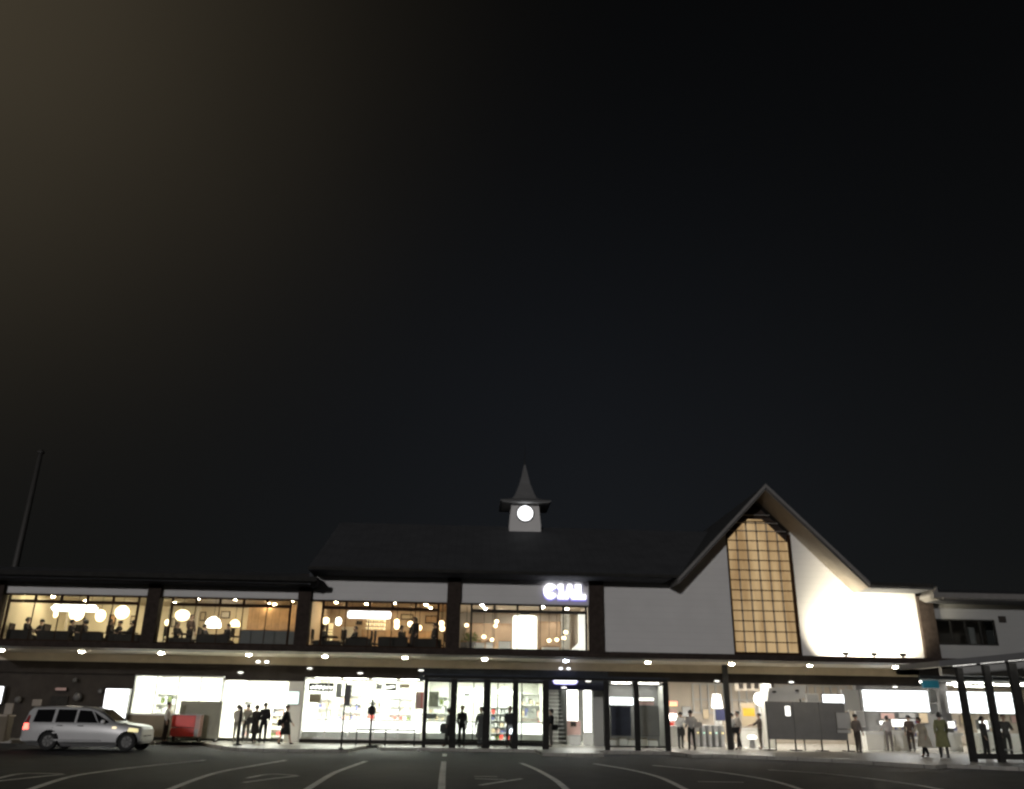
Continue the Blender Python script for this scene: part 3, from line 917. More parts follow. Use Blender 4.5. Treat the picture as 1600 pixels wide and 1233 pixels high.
MB().box(px(-13, 39), px(15, 39), 38.98, 39.62, .985, 1.05).build('lid', M['beige_wall'], t)

# ------------------------------------------------------------------ concourse at the right
CB = 52.0
xa, xb = px(1043), px(1640, SY)
bx('interior_wall', M['beige_wall'], st, xa - 2, xb + 16, CB, CB + .15, 0, 3.6)
bx('interior_wall', M['grey_in'], st, xa - .05, xa, SY + .2, CB, 0, 3.3)
bx('interior_ceiling', M['grey_in'], st, xa, xb + 10, CY1 + .25, CB, 3.3, 3.36)
lab = ['above ticket gates', 'above poster with yellow band', 'above grey hoarding', 'above ticket hall counter', 'above glass shelter roof', 'beyond glass shelter']
k = 0
for a, Y in ((1090, 46), (1170, 46), (1250, 46), (1390, 46), (1490, 46), (1580, 46)):  # rows of lights, some added only to brighten the concourse
    ceiling_light(px(a, Y), Y, 3.295, 2.0, .35, 'long slim concourse light ' + lab[k], 'L_ceil2', 'slim concourse lights')
    ceiling_light(px(a, Y), Y + 3.2, 3.295, 2.0, .35, 'rear slim concourse light ' + lab[k], 'L_ceil2', 'rear slim concourse lights')
    ceiling_light(px(a, Y), Y - 2.2, 3.295, 2.0, .35, 'front slim concourse light ' + lab[k], 'L_ceil2', 'front slim concourse lights')
    k += 1
# structural columns of the arcade
for i, (a, w_, mt) in enumerate(((1137, .115, 'pole_dark'), (1199, .22, 'white_in'), (1345, .2, 'grey'), (1474, .26, 'grey'))):
    Y = 41.6 if i == 0 else 44.5
    x_ = X(a, 1110, Y)
    MB().box(x_ - w_, x_ + w_, Y - w_, Y + w_, .006, 3.29 if Y > 42 else CZ - .004).build('column', M[mt], st, bevel=.02)
# back wall grid of windows
m = MB()
for a in range(1082, 1345, 12):
    m.box(px(a, 51.9, 1085), px(a + 1.6, 51.9, 1085), 51.86, 51.97, 1.6, 3.25)
for z in (1.6, 2.35, 3.2): m.box(px(1082, 51.9), px(1330, 51.9), 51.85, 51.855, z - .03, z + .03)
m.build('window_grid', M['lgrey'], st)
m = MB()
for a in range(1152, 1204, 12):
    m.box(X(a + 2, 1072, 47), X(a + 8.5, 1072, 47), 46.9, 46.96, Z(a, 1076, 47), Z(a, 1068, 47))
m.build('transom_lights', M['dark_in'], st)
bx('transom', M['beige_wall'], st, X(1148, 1070, 47), X(1204, 1070, 47), 46.97, 47.05, Z(1170, 1079, 47), 3.29)

t = sign_box('led_sign', 'orange and yellow glowing display right of shelter', 'display', 1042, 1059, 1095, 1104, 45, 'L_orange', 'dark_in')
MB().box(X(1042, 1103, 45) + .05, X(1059, 1103, 45) - .05, 44.975, 44.986, Z(1050, 1103.2, 45), Z(1050, 1101, 45)).build('lower_line', M['L_yellow'], t)
t = thing('vending_machine', 'pink and white vending machine under orange display', 'vending machine', (px(1050, 45), 45, 0))
xa2, xb2 = X(1042, 1120, 45), X(1058, 1120, 45)
bx('cabinet', M['pink'], t, xa2, xb2, 45, 45.7, .007, 1.75)
bx('display_window', M['L_ceil2'], t, xa2 + .06, xb2 - .06, 44.98, 44.999, 1.25, 1.5)
bx('front_panel', M['red'], t, xa2 + .04, xb2 - .2, 44.98, 44.999, .8, 1.1)
counter(1042, 1066, 44.2, 'low white counter in front of pink vending machine', .9, .45, False)
for i in range(5):
    a = 1086 + 9.5 * i
    x_ = px(a, 44.6)
    t = thing('ticket_gate', 'pale green ticket gate unit, ' + ['closest to man in white shirt', 'second from men in white shirts', 'middle one of its row', 'second from dark arcade column', 'closest to dark arcade column'][i], 'ticket gate', (x_, 44.6, 0), 'ticket gates in the concourse')
    MB().box(x_ - .08, x_ + .08, 44.3, 45.6, .007, .98).build('body', M['lgrey'], t, bevel=.03)
    bx('top', M['white'], t, x_ - .09, x_ + .09, 44.28, 45.62, .985, 1.02)
    bx('indicator', M['L_green'] if i % 2 else M['L_yellow'], t, x_ - .05, x_ + .05, 44.285, 44.298, .62, .7)
    bx('flap', M['grey_in'], t, x_ + .085, x_ + .28, 44.9, 44.93, .35, .85)
sign_box('notice', 'dull blue notice board beside dark arcade column', 'notice', 1118, 1133, 1108, 1126, 44.2, 'blue', 'grey')
c = at(1120, 1095, 46)
t = thing('light_column', 'white lit column with flared bright top above ticket gates', 'light column', (c.x, 46, 0))
MB().lathe([(.30, c.z - .35), (.20, c.z + .32)], (c.x, 46, 0), 16).build('shade', M['L_shade'], t)  # column top glows itself in place of an uplight on it
MB().lathe([(.2, .007), (.2, c.z - .36)], (c.x, 46, 0), 16).build('shaft', M['white'], t)
t = sign_box('poster', 'pale brown poster with broad yellow band in concourse', 'poster', 1158, 1181, 1098, 1135, 45.6, 'tan', 'beige_wall')
MB().box(X(1161, 1113, 45.6), X(1179, 1113, 45.6), 45.57, 45.586, Z(1170, 1119, 45.6), Z(1170, 1106.5, 45.6)).build('yellow_band', M['yellow'], t)
c = at(1186, 1092, 44.6)
t = thing('floor_lamp', 'bright white standing lamp between yellow poster and grey hoarding', 'lamp', (c.x, 44.6, 0))
MB().ball(c, (.26, .26, .30)).build('globe', M['L_white'], t, smooth=True)
MB().tube([(c.x, 44.6, .007), (c.x, 44.6, c.z - .28)], .07, 10).build('post', M['white'], t)
MB().lathe([(.22, .007), (.22, .05)], (c.x, 44.6, 0), 16).build('base', M['lgrey'], t)
c = at(1175, 1152, 44)
t = thing('floor_light', 'low oval glowing light on floor under yellow poster', 'floor light', (c.x, 44, 0))
MB().ball((c.x, 44, c.z), (.24, .15, .10)).build('glow', M['L_signw'], t, smooth=True)
MB().lathe([(.16, .007), (.1, c.z - .08)], (c.x, 44, 0), 12).build('foot', M['grey'], t)
t = thing('counter', 'white concourse counter under brown and yellow poster', 'counter', (px(1170, 45), 45, 0))
bx('base', M['white_in'], t, X(1158, 1140, 45.2), X(1184, 1140, 45.2), 45.2, 45.6, .007, .85)
bx('top', M['white'], t, X(1157, 1140, 45.2), X(1185, 1140, 45.2), 45.15, 45.65, .852, .9)

# grey hoarding on legs with a light grey board above
hy = 41.2
xa, xb = X(1200, 1125, hy), X(1322, 1125, hy)
zt_, zb_ = Z(1260, 1097, hy), Z(1260, 1156, hy)
t = thing('hoarding', 'wide plain grey hoarding on legs in front of concourse', 'hoarding', ((xa + xb) / 2, hy, 0))
n = 3
for i in range(n):
    a, b = xa + (xb - xa) * i / n, xa + (xb - xa) * (i + 1) / n
    bx('panel', M['grey'], t, a + .01, b - .01, hy, hy + .06, zb_, zt_)
for i in range(n + 1):
    a = xa + (xb - xa) * i / n
    MB().tube([(a, hy + .11, .005), (a, hy + .11, zt_)], .04, 8).build('leg', M['pole_dark'], t)
    bx('foot', M['dark_in'], t, a - .2, a + .2, hy - .15, hy + .35, .006, .05)
sign_box('notice', 'small bright white notice on grey hoarding', 'notice', 1226.5, 1235, 1103, 1119, hy - .04, 'L_signw', 'white', .03)
c0, c1 = at(1199, 1086, hy + .3), at(1258, 1086, hy + .3)
t = thing('map_board', 'tilted light grey board with two dark lamps above grey hoarding', 'board', ((c0.x + c1.x) / 2, hy + .3, c0.z))
a_, b_, c_, d_ = at(1199, 1096, hy + .3), at(1236, 1096, hy + .3), at(1259, 1070, hy + .3), at(1202, 1075, hy + .3)
e_ = at(1258, 1090, hy + .3)
MB().prism([(a_.x, a_.z), (b_.x, b_.z), (e_.x, e_.z), (c_.x, c_.z), (d_.x, d_.z)], 'y', hy + .3, hy + .38).build('panel', M['lgrey'], t)
for a, b in ((1210, 1081), (1246, 1079)):
    q = at(a, b, hy + .2)
    MB().ball((q.x, hy + .22, q.z), (.11, .08, .05)).build('lamp', M['black'], t, smooth=True)
for a in (1206, 1250):
    q = at(a, 1090, hy + .42)
    MB().tube([(q.x, hy + .42, .006), (q.x, hy + .42, q.z)], .035, 8).build('leg', M['pole_dark'], t)
sign_box('sign_box', 'small pale box sign on top edge of grey hoarding', 'sign', 1260, 1279, 1084, 1097, hy + .1, 'lgrey', 'white', .2)
t = sign_box('screen', 'white lit information screen with blue lower edge above hoarding', 'screen', 1285, 1319, 1085, 1100, 43, 'L_sign', 'navy', .12)
MB().box(X(1286, 1101, 43), X(1318, 1101, 43), 42.98, 43.0, Z(1300, 1104.5, 43), Z(1300, 1100.6, 43)).build('blue_line', M['L_blue'], t)
sign_box('poster', 'tall pale grey poster left of big white sign', 'poster', 1316, 1343, 1078, 1111, 43.2, 'grey_in', 'lgrey')
sign_box('notice_board', 'pale grey notice board with lower strip at end of hoarding', 'notice board', 1307, 1329, 1113, 1139, 41.0, 'lgrey', 'grey')
sign_box('notice', 'pale strip notice under grey notice board at end of hoarding', 'notice', 1308, 1329, 1140, 1146, 41.0, 'lgrey', 'grey')
sign_box('poster', 'narrow pale poster behind grey coated person', 'poster', 1338, 1351, 1111, 1136, 43.2, 'lgrey', 'white')
sign_box('light_box_sign', 'very large plain white lit sign above ticket counters', 'sign', 1348.5, 1451, 1078.5, 1112, 43.4, 'L_sign', 'grey', .25)
sign_box('light_box_sign', 'large plain white lit sign seen through right shelter glass', 'sign', 1481, 1588, 1081, 1115, 43.8, 'L_sign', 'grey', .25)
sign_box('poster', 'upper pale grey poster at right end of very large lit sign', 'poster', 1452, 1464, 1077, 1098, 43.6, 'lgrey', 'grey')
sign_box('poster', 'lower pale grey poster at right end of very large lit sign', 'poster', 1454, 1466, 1100, 1116, 43.6, 'lgrey', 'grey')
sign_box('hanging_sign', 'teal blue hanging sign under right end of canopy', 'sign', 1442, 1467, 1063, 1075, 42.2, 'teal', 'teal', .1)
for i, (a, b) in enumerate(((1352, 1386), (1394, 1420), (1480, 1505), (1528, 1556), (1560, 1596))):
    lbl = ['wide white ticket counter under very large lit sign', 'narrow white ticket counter behind person in pale top', 'white counter just left of first right shelter post', 'white counter between right shelter posts', 'white counter beyond last right shelter post'][i]
    Y = 43.3
    t = thing('ticket_counter', lbl, 'counter', (px((a + b) / 2, Y), Y, 0))
    bx('base', M['white_in'], t, X(a + 2, 1150, Y), X(b - 2, 1150, Y), Y + .05, Y + .6, .007, .72)
    bx('top', M['white'], t, X(a, 1145, Y), X(b, 1145, Y), Y, Y + .65, .722, .86)
for i, (a, b, c, d) in enumerate(((1374, 1385, 1126, 1133), (1393, 1418, 1124, 1136), (1481, 1492, 1127, 1138), (1530, 1544, 1125, 1140), (1562, 1576, 1127, 1143))):
    sign_box('ticket_machine', ['small lit ticket machine screen on wide ticket counter', 'wide lit ticket machine on narrow ticket counter', 'yellowish lit ticket machine left of first right shelter post', 'lit ticket machine between right shelter posts', 'lit ticket machine beyond last right shelter post'][i], 'ticket machine', a, b, c, d, 43.7, 'L_signw', 'grey', .3)

# goods and fittings that break up the bright shops
shelf_unit(206, 236, 46.0, 2.3, 'white wall shelf at left end of left shop window', rows=6)
shelf_unit(240, 274, 46.0, 2.1, 'white wall shelf behind man in white shirt', rows=5)
shelf_unit(476, 520, 47.0, 2.0, 'white wall shelf far behind black script sign', rows=5)
shelf_unit(528, 566, 47.0, 2.2, 'white wall shelf between two thin poles', rows=6)
shelf_unit(572, 596, 47.0, 1.9, 'narrow white wall shelf left of small black sign', rows=5)
shelf_unit(606, 645, 47.0, 2.1, 'white wall shelf left of red poster', rows=6)
shelf_unit(668, 700, 47.0, 2.2, 'white wall shelf behind first shelter panel', rows=6)
for i, (a0, a1, b0, b1, Y, f) in enumerate(((525, 534, 1068, 1090, 43.0, 'lgrey'), (540, 549, 1070, 1088, 43.0, 'beige_wall'), (588, 597, 1069, 1077, 43.0, 'lgrey'), (624, 640, 1069, 1075, 43.0, 'tan'), (527, 539, 1107, 1120, 44.2, 'grey_in'), (603, 610, 1104, 1113, 44.6, 'lgrey'))):
    sign_box('poster', ['narrow grey banner just left of tall thin pole', 'narrow beige banner just right of tall thin pole', 'small grey card left of small black sign', 'long tan strip card right of small black sign', 'grey till screen on long counter by tall thin pole', 'small grey price card below small black sign'][i], 'poster', a0, a1, b0, b1, Y, f, 'lgrey', .03)
# far wall of the concourse
for i, (a0, a1, b0, b1, f) in enumerate(((1066, 1080, 1104, 1120, 'lgrey'), (1098, 1108, 1108, 1124, 'tan'), (1206, 1222, 1082, 1094, 'beige_wall'), (1262, 1282, 1100, 1130, 'lgrey'), (1376, 1398, 1114, 1124, 'pink'), (1404, 1430, 1114, 1122, 'lgrey'), (1436, 1450, 1114, 1130, 'tan'), (1500, 1520, 1118, 1132, 'tan'), (1580, 1596, 1118, 1130, 'pink'))):
    sign_box('poster', ['pale poster on far concourse wall above man in pale grey shirt', 'tan poster on far wall above ticket gates', 'pale panel on far wall behind tilted board', 'pale poster hidden behind hoarding', 'pinkish strip above wide ticket counter', 'pale strip above narrow ticket counter', 'tan poster behind beige coated walker', 'tan poster behind first right shelter pane', 'pinkish poster behind last right shelter pane'][i], 'poster', a0, a1, b0, b1, 47.5 if i in (4, 5, 6) else 51.7, f, 'grey', .04)
bx('interior_wall', M['grey'], st, X(1346, 1115, 47.6), X(1480, 1115, 47.6), 47.6, 47.7, .0, 3.29)
for i, a in enumerate((1395, 1412, 1428, 1486, 1540)):
    Y = 45.5
    t = thing('rack', ['white leaflet rack right of wide counter', 'white leaflet rack behind narrow counter', 'white leaflet rack behind beige coated walker', 'white leaflet rack left of first right shelter post', 'white leaflet rack between right shelter posts'][i], 'rack', (X(a, 1135, Y), Y, 0))
    x_ = X(a, 1135, Y)
    bx('frame', M['white'], t, x_ - .3, x_ + .3, Y, Y + .3, .007, 1.45)
    for k in range(4):
        bx('tray', M['lgrey'], t, x_ - .28, x_ + .28, Y - .1, Y - .001, .3 + k * .3, .34 + k * .3)
        m = MB()
        for j in range(5): m.box(x_ - .27 + j * .11, x_ - .18 + j * .11, Y - .07, Y - .05, .341 + k * .3, .5 + k * .3 + rnd.uniform(-.03, .03), rnd.randrange(3))
        m.build('leaflets', [M['tan'], M['lgrey'], M['blue']], t)
# ------------------------------------------------------------------ glass shelters
Yf = 39.2


def shelter_left():
    t = thing('bus_shelter', 'long dark framed glass shelter in front of station entrance', 'bus shelter', (3, 39.5, 0))
    pp = [(661, 668, 663.5), (701, 714, 707.5), (753, 767, 760), (799, 810, 805), (846, 858, 852.5), (944, 953, 948.5), (990, 1000, 995.5), (1037, 1047, 1042.5)]
    xs = []
    for a, b, c in pp:
        x_ = X(c, 1130, Yf); w_ = (X(b, 1130, Yf) - X(a, 1130, Yf)) / 2 * .8
        xs.append((x_, w_))
        bx('post', M['black'], t, x_ - w_, x_ + w_, Yf - .08, Yf + .08, .0, 2.84)
    for i in range(len(xs) - 1):
        if i == 4: continue
        a, b = xs[i][0] + xs[i][1], xs[i + 1][0] - xs[i + 1][1]
        bx('top_rail', M['black'], t, a, b, Yf - .03, Yf + .03, 2.70, 2.77)
        f = bx('bottom_rail', M['black'], t, a, b, Yf - .03, Yf + .03, .12, .19)
        bx('pane', M['glass'], f, a, b, Yf - .006, Yf + .006, .19, 2.70)
    bx('beam', M['black'], t, xs[0][0] - .1, xs[-1][0] + .1, Yf - .1, Yf + .1, 2.85, 2.95)
    bx('roof', M['grey_band'], t, xs[0][0] - .2, xs[-1][0] + .15, Yf - .25, Yf + 1.5, 2.955, 3.04)
    return t


shelter_left()
t = thing('bus_shelter', 'near glass shelter with rising dark roof at right edge of picture', 'bus shelter', (21, 34, 0))
Ys = 33.6
pts = [(1510, 1118, 9.5), (1553, 1118, 10), (1595, 1118, 13), (1650, 1118, 13)]
roofz = lambda x: 3.42 + (x - 18.6) * .10
xs = []
for c, b, w_ in pts:
    x_ = X(c, b, Ys); hw = w_ / 2 / 1300 * Ys * .93
    xs.append((x_, hw))
    bx('post', M['black'], t, x_ - hw, x_ + hw, Ys - .1, Ys + .1, 0, roofz(x_) - .09)
for i in range(3):
    a, b = xs[i][0] + xs[i][1], xs[i + 1][0] - xs[i + 1][1]
    f = MB().box(a, b, Ys - .03, Ys + .03, .1, .3).build('panel_frame', M['black'], t)
    bx('pane', M['glass'], f, a, b, Ys - .006, Ys + .006, .3, 3.1)
    bx('bench', M['grey_in'], t, a + .1, b - .1, Ys + .5, Ys + .85, .40, .45) if i != 0 else None
xa, xb = X(1466, 1030, 33.0), 25
MB().prism([(xa, roofz(xa) + .02), (xb, roofz(xb)), (xb, roofz(xb) + .30), (xa, roofz(xa) + .24)], 'y', Ys - .6, Ys + 2.6).build('roof', M['grey'], t)
MB().prism([(xa + .5, roofz(xa + .5) - .075), (xb, roofz(xb) - .08), (xb, roofz(xb) - .003), (xa + .5, roofz(xa + .5) + .0)], 'y', Ys - .12, Ys + .12).build('beam', M['black'], t)
for i in range(4):
    c = 18.9 + i * 1.15
    MB().prism([(c, roofz(c) - .012), (c + .85, roofz(c + .85) - .012), (c + .85, roofz(c + .85) - .002), (c, roofz(c) - .002)], 'y', Ys - .45, Ys - .25).build('strip_light', M['L_signw'], t)

# ------------------------------------------------------------------ poles and rail by the kerb
for i, (a, y0, y1, r_, Y, lbl) in enumerate(((375, 1104, 1169, .06, 38.5, 'short dark bollard post at kerb beside couple in dark coats'),
                                             (536, 1066, 1174, .035, 36.2, 'tall thin dark pole on kerb before counter shop'),
                                             (580, 1092, 1168, .05, 38.9, 'thin dark pole at corner of paved kerb, left of shelter'))):
    x_ = X(a, 1130, Y); zt_ = Z(a, y0, Y)
    t = thing('bus_stop_pole', lbl, 'pole', (x_, Y, 0))
    MB().tube([(x_, Y, 0), (x_, Y, zt_)], r_, 10).build('pole', M['pole_dark'], t)
    MB().lathe([(r_ * 3, 0), (r_ * 3, .04), (r_ * 1.2, .08)], (x_, Y, 0), 14).build('base', M['pole_dark'], t)
    if i == 1:
        bx('plate', M['grey'], t, x_ - .03, x_ + .22, Y - .03, Y - .0, zt_ - .9, zt_ - .1)
    if i == 2:
        MB().lathe([(.02, -.06), (.19, -.05), (.19, .05), (.02, .06)], (x_, Y - .06, Z(a, 1110, Y)), 20, axis='y').build('round_plate', M['lgrey'], t)
t = thing('guard_rail', 'thin dark guard rail along pavement before glowing counter', 'rail', (X(602, 1140, 40.3), 40.3, 0))
xa, xb = X(556, 1140, 40.3), X(650, 1141, 40.3)
zr = Z(602, 1140.5, 40.3)
MB().tube([(xa, 40.3, zr), (xb, 40.3, zr)], .03, 8).build('rail', M['pole_dark'], t)
for x_ in (xa + .05, (xa + xb) / 2, xb - .05):
    MB().tube([(x_, 40.3, 0), (x_, 40.3, zr - .031)], .028, 8).build('leg', M['pole_dark'], t)
c = gr(654, 1173.5, 0)
t = thing('road_stud', 'small white stud at kerb left of glass shelter', 'road stud', (c.x, c.y, 0))
MB().ball((c.x, c.y, .02), (.09, .06, .05), 12, 8).build('reflector', M['white'], t, smooth=True)
MB().lathe([(.14, 0), (.12, .02)], (c.x, c.y, 0), 16).build('base', M['steel'], t)
# red cabinet, grey-green board
xa, xb = X(267, 1135, 41.0), X(304, 1135, 41.0)
z0, z1 = Z(285, 1151, 41.0), Z(285, 1117.5, 41.0)
t = thing('red_cabinet', 'red two tier cabinet standing before left shop window', 'cabinet', ((xa + xb) / 2, 41, 0))
MB().box(xa, xb, 41, 41.5, (z0 + z1) / 2 - .06, z1).build('upper_door', M['red'], t, bevel=.015)
MB().box(xa, xb, 41, 41.5, z0, (z0 + z1) / 2 - .09).build('lower_door', M['red'], t, bevel=.015)
bx('side', M['pink'], t, xb + .002, xb + .21, 41.02, 41.5, (z0 + z1) / 2 - .1, z1)
bx('label', M['lgrey'], t, xb + .02, xb + .17, 40.99, 41.015, z0, (z0 + z1) / 2 - .13)
bx('lower_side', M['pink'], t, xb + .002, xb + .21, 41.02, 41.5, z0, (z0 + z1) / 2 - .102)
bx('top', M['lgrey'], t, xa - .04, xb + .24, 40.97, 41.53, z1 + .002, z1 + .04)
for a in (xa + .05, xb + .15): bx('leg', M['black'], t, a, a + .06, 41.1, 41.4, .006, z0)
ya = 41.7
xa, xb = X(279, 1120, ya), X(345, 1120, ya)
t = thing('notice_board', 'large grey green board on feet behind red cabinet', 'notice board', ((xa + xb) / 2, ya, 0))
MB().box(xa, xb, ya, ya + .08, .14, Z(312, 1095.5, ya)).build('panel', M['grey_green'], t, bevel=.015)
for a in (xa + .1, xb - .16):
    bx('foot', M['black'], t, a, a + .06, ya - .2, ya + .3, .007, .06)
    bx('post', M['steel'], t, a, a + .06, ya + .082, ya + .13, .061, Z(312, 1091, ya))

# ------------------------------------------------------------------ downlights under the canopy
dl = [(128, 1016, 'above white car windscreen'), (252, 1019, 'above white shirted man and red cabinet'), (389, 1020.5, 'above couple in dark coats'), (508, 1023, 'above black script sign'),
      (633, 1026, 'above red poster, left of glass shelter'), (757, 1029, 'above middle posts of glass shelter'), (884, 1031.5, 'directly over blue haloed sign'),
      (1012, 1034, 'above charcoal board and its planters'), (1143, 1037, 'beside top of dark arcade column'), (1265, 1039, 'above grey hoarding'), (1399, 1041, 'above very large white lit sign'), (3, 1012, 'at left edge of picture')]
for a, b, s_ in dl:
    c = at(a, b, 40.0)
    t = thing('downlight', 'round glowing canopy downlight ' + s_, 'downlight', (c.x, 40.0, CZ))
    MB().lathe([(.15, -.045), (.15, -.002)], (c.x, 40, CZ), 20).build('rim', M['lgrey'], t)
    MB().ball((c.x, 40, CZ - .04), (.125, .125, .06), 16, 8).build('lens', M['L_cool' if a == 884 else 'L_can'], t, smooth=True)
for a, b, s_ in ((404, 1033.5, 'left lamp of pair above doorway shop'), (417.5, 1033.8, 'right lamp of pair above doorway shop'), (876, 1044, 'left lamp of pair over blue haloed sign'), (888, 1044.3, 'right lamp of pair over blue haloed sign')):
    c = at(a, b, 42.35)
    t = thing('wall_spotlight', 'small glowing spotlight on beige bulkhead, ' + s_, 'spotlight', tuple(c))
    MB().lathe([(.07, -.09), (.09, .0), (.05, .14)], c, 14, axis='y').build('housing', M['lgrey'], t)
    MB().ball((c.x, c.y - .09, c.z - .02), (.10, .06, .05)).build('lens', M['L_letter' if a > 800 else 'L_white'], t, smooth=True)  # entrance pair gets a cooler colour to hint at lens flare
for a, b, s_ in ((376, 1051, 'above doorway shop couple'), (484, 1044.5, 'over left end of counter shop'), (563, 1052, 'over middle of counter shop'), (658, 1047.5, 'over left corner of glass shelter'), (881, 1074.5, 'under navy lintel of station entrance'), (919, 1064.5, 'right of blue haloed sign'), (1120, 1064.5, 'left of dark arcade column head'), (1236, 1066, 'over tilted board'), (1398, 1073.5, 'over very large white sign')):
    c = at(a, b, 42.42)
    t = thing('soffit_lamp', 'tiny flat lamp on dark bulkhead ' + s_, 'lamp', tuple(c))
    MB().lathe([(.10, -.03), (.12, .0)], c, 14, axis='y').build('rim', M['grey'], t)
    MB().ball((c.x, c.y - .03, c.z), (.14, .05, .025)).build('lens', M['L_signw'], t, smooth=True)

# ------------------------------------------------------------------ floodlights on the canopy
for a, aim, s_ in ((1322, 17.4, 'closest to amber gable window'), (1366, 18.6, 'in middle of three'), (1411, 19.5, 'closest to dark corner pillar')):
    c = at(a, 1024, 38.2)
    t = thing('floodlight', 'black floodlight on canopy edge under bright wall, ' + s_, 'floodlight', (c.x, 38.2, 4.02))
    MB().box(c.x - .13, c.x + .13, 38.12, 38.3, 4.10, 4.24).build('housing', M['black'], t, bevel=.02)
    bx('bracket', M['black'], t, c.x - .03, c.x + .03, 38.15, 38.27, 4.0, 4.099)
    bx('lens', M['L_flood'], t, c.x - .11, c.x + .11, 38.302, 38.31, 4.115, 4.225)
    ld = bpy.data.lights.new('floodlight_beam', 'SPOT')
    ld.energy = FLOOD; ld.color = (1.0, .90, .68); ld.spot_size = R(118); ld.spot_blend = .75; ld.shadow_soft_size = .08
    lo = bpy.data.objects.new('floodlight_beam', ld); COL.objects.link(lo)
    lo.location = (c.x, 38.36, 4.25)
    lo.rotation_euler = (Vector((aim + .15, WY, 5.35)) - Vector(lo.location)).to_track_quat('-Z', 'Y').to_euler()

# ------------------------------------------------------------------ shop sign on the upper wall
t = thing('wall_sign', 'glowing white CIAL letters with blue halo on grey upper wall', 'sign', (4.4, WY, 6.5))
sx0, sx1 = X(849.5, 925, WY), X(914.5, 925, WY)
sz0, sz1 = Z(880, 936, WY), Z(880, 913.5, WY)
H_ = sz1 - sz0


def letter(kind, x0, w, g=0.0):
    m = MB()
    def P(poly): m.prism([(x0 + w * p[0], sz0 + H_ * p[1]) for p in poly], 'y', WY - .12 + (.03 if g else 0), WY - .04 + (.03 if g else 0))
    if kind == 'C':
        out, inn = [], []
        for k in range(21):
            a = R(32) + R(296) * k / 20
            out.append((.5 + (.52 + g) * math.cos(a), .5 + (.52 + g) * math.sin(a)))
            inn.append((.52 + (.11 - g) * math.cos(a), .5 + (.13 - g) * math.sin(a)))
        for k in range(20): P([out[k], out[k + 1], inn[k + 1], inn[k]])
    if kind == 'I':
        P([(-g, -g), (1 + g, -g), (1 + g, .22 + g), (-g, .22 + g)]); P([(.22 - g, .2201 + g), (.86 + g, .2201 + g), (.86 + g, 1 + g), (.22 - g, 1 + g)])
        P([(-.05 - g, .70), (.2199 - g, .70), (.2199 - g, 1 + g), (-.05 - g, .9 + g)])
    if kind == 'A':
        P([(-g, -g), (.34 + g, -g), (.41, .2 - g), (.4999, .2 - g), (.4999, 1 + g), (.32 - g, 1 + g)]); P([(1 + g, -g), (.66 - g, -g), (.59, .2 - g), (.5001, .2 - g), (.5001, 1 + g), (.68 + g, 1 + g)])
    if kind == 'L':
        P([(-g, -g), (1 + g, -g), (1 + g, .30 + g), (-g, .30 + g)]); P([(.0 - g, .3001 + g), (.55 + g, .3001 + g), (.55 + g, 1 + g), (.0 - g, 1 + g)])
    return m


Wt = sx1 - sx0
for k_, x_, w_ in (('C', .005, .30), ('I', .335, .15), ('A', .492, .26), ('L', .755, .25)):
    l = letter(k_, sx0 + x_ * Wt, w_ * Wt).build('letter', M['L_letter'], t)
    b = letter(k_, sx0 + x_ * Wt, w_ * Wt, .03)
    for v in b.v: v.z -= .07
    b.build('halo_light', M['L_blue'], l)

# ------------------------------------------------------------------ upper storey furnishings
bays = {'first': (P0[1], P1[0], 47), 'second': (P1[1], P2[0], 47), 'third': (P2[1], P3[0], 47), 'fourth': (P3[1], P4[0], 47.5)}
bname = {'first': 'leftmost amber restaurant window', 'second': 'second amber restaurant window', 'third': 'brown cafe window under grey wall', 'fourth': 'window under white letter sign'}
for bn, (xa, xb, yb) in bays.items():
    k = 0
    for Y in (41.6, 43.6, 45.6):
        for f_ in (.14, .38, .62, .86):
            x_ = xa + (xb - xa) * f_ + rnd.uniform(-.5, .5)
            Yl = Y + rnd.uniform(-.7, .9)
            t = thing('ceiling_downlight', 'round ceiling downlight inside ' + bname[bn], 'ceiling light', (x_, Yl, CEI), 'ceiling downlights inside ' + bname[bn])
            MB().lathe([(.08, -.02), (.08, 0)], (x_, Yl, CEI), 14).build('rim', M['white'], t)
            MB().lathe([(.065, -.035), (.065, -.0201)], (x_, Yl, CEI), 14).build('lens', M['L_down' if bn != 'fourth' else 'L_down4'], t)


def pendant(kind, a, b, rpx, Y, label, mt='L_warm', squash=1.0):
    c = at(a, b, Y); r_ = rpx / 1300 * Y * .93
    t = thing('pendant_lamp', label, 'pendant lamp', tuple(c))
    if kind == 'globe':
        MB().ball(c, (r_, r_, r_ * squash), 20, 14).build('shade', M[mt], t, smooth=True)
    elif kind == 'dome':
        MB().lathe([(r_, -.5 * r_), (r_ * .95, 0), (r_ * .7, .5 * r_), (r_ * .2, .8 * r_)], c, 20).build('shade', M[mt], t, smooth=True)
    MB().tube([(c.x, c.y, c.z + r_ * squash * .8), (c.x, c.y, CEI)], .012, 6).build('cord', M['black'], t)
    return t


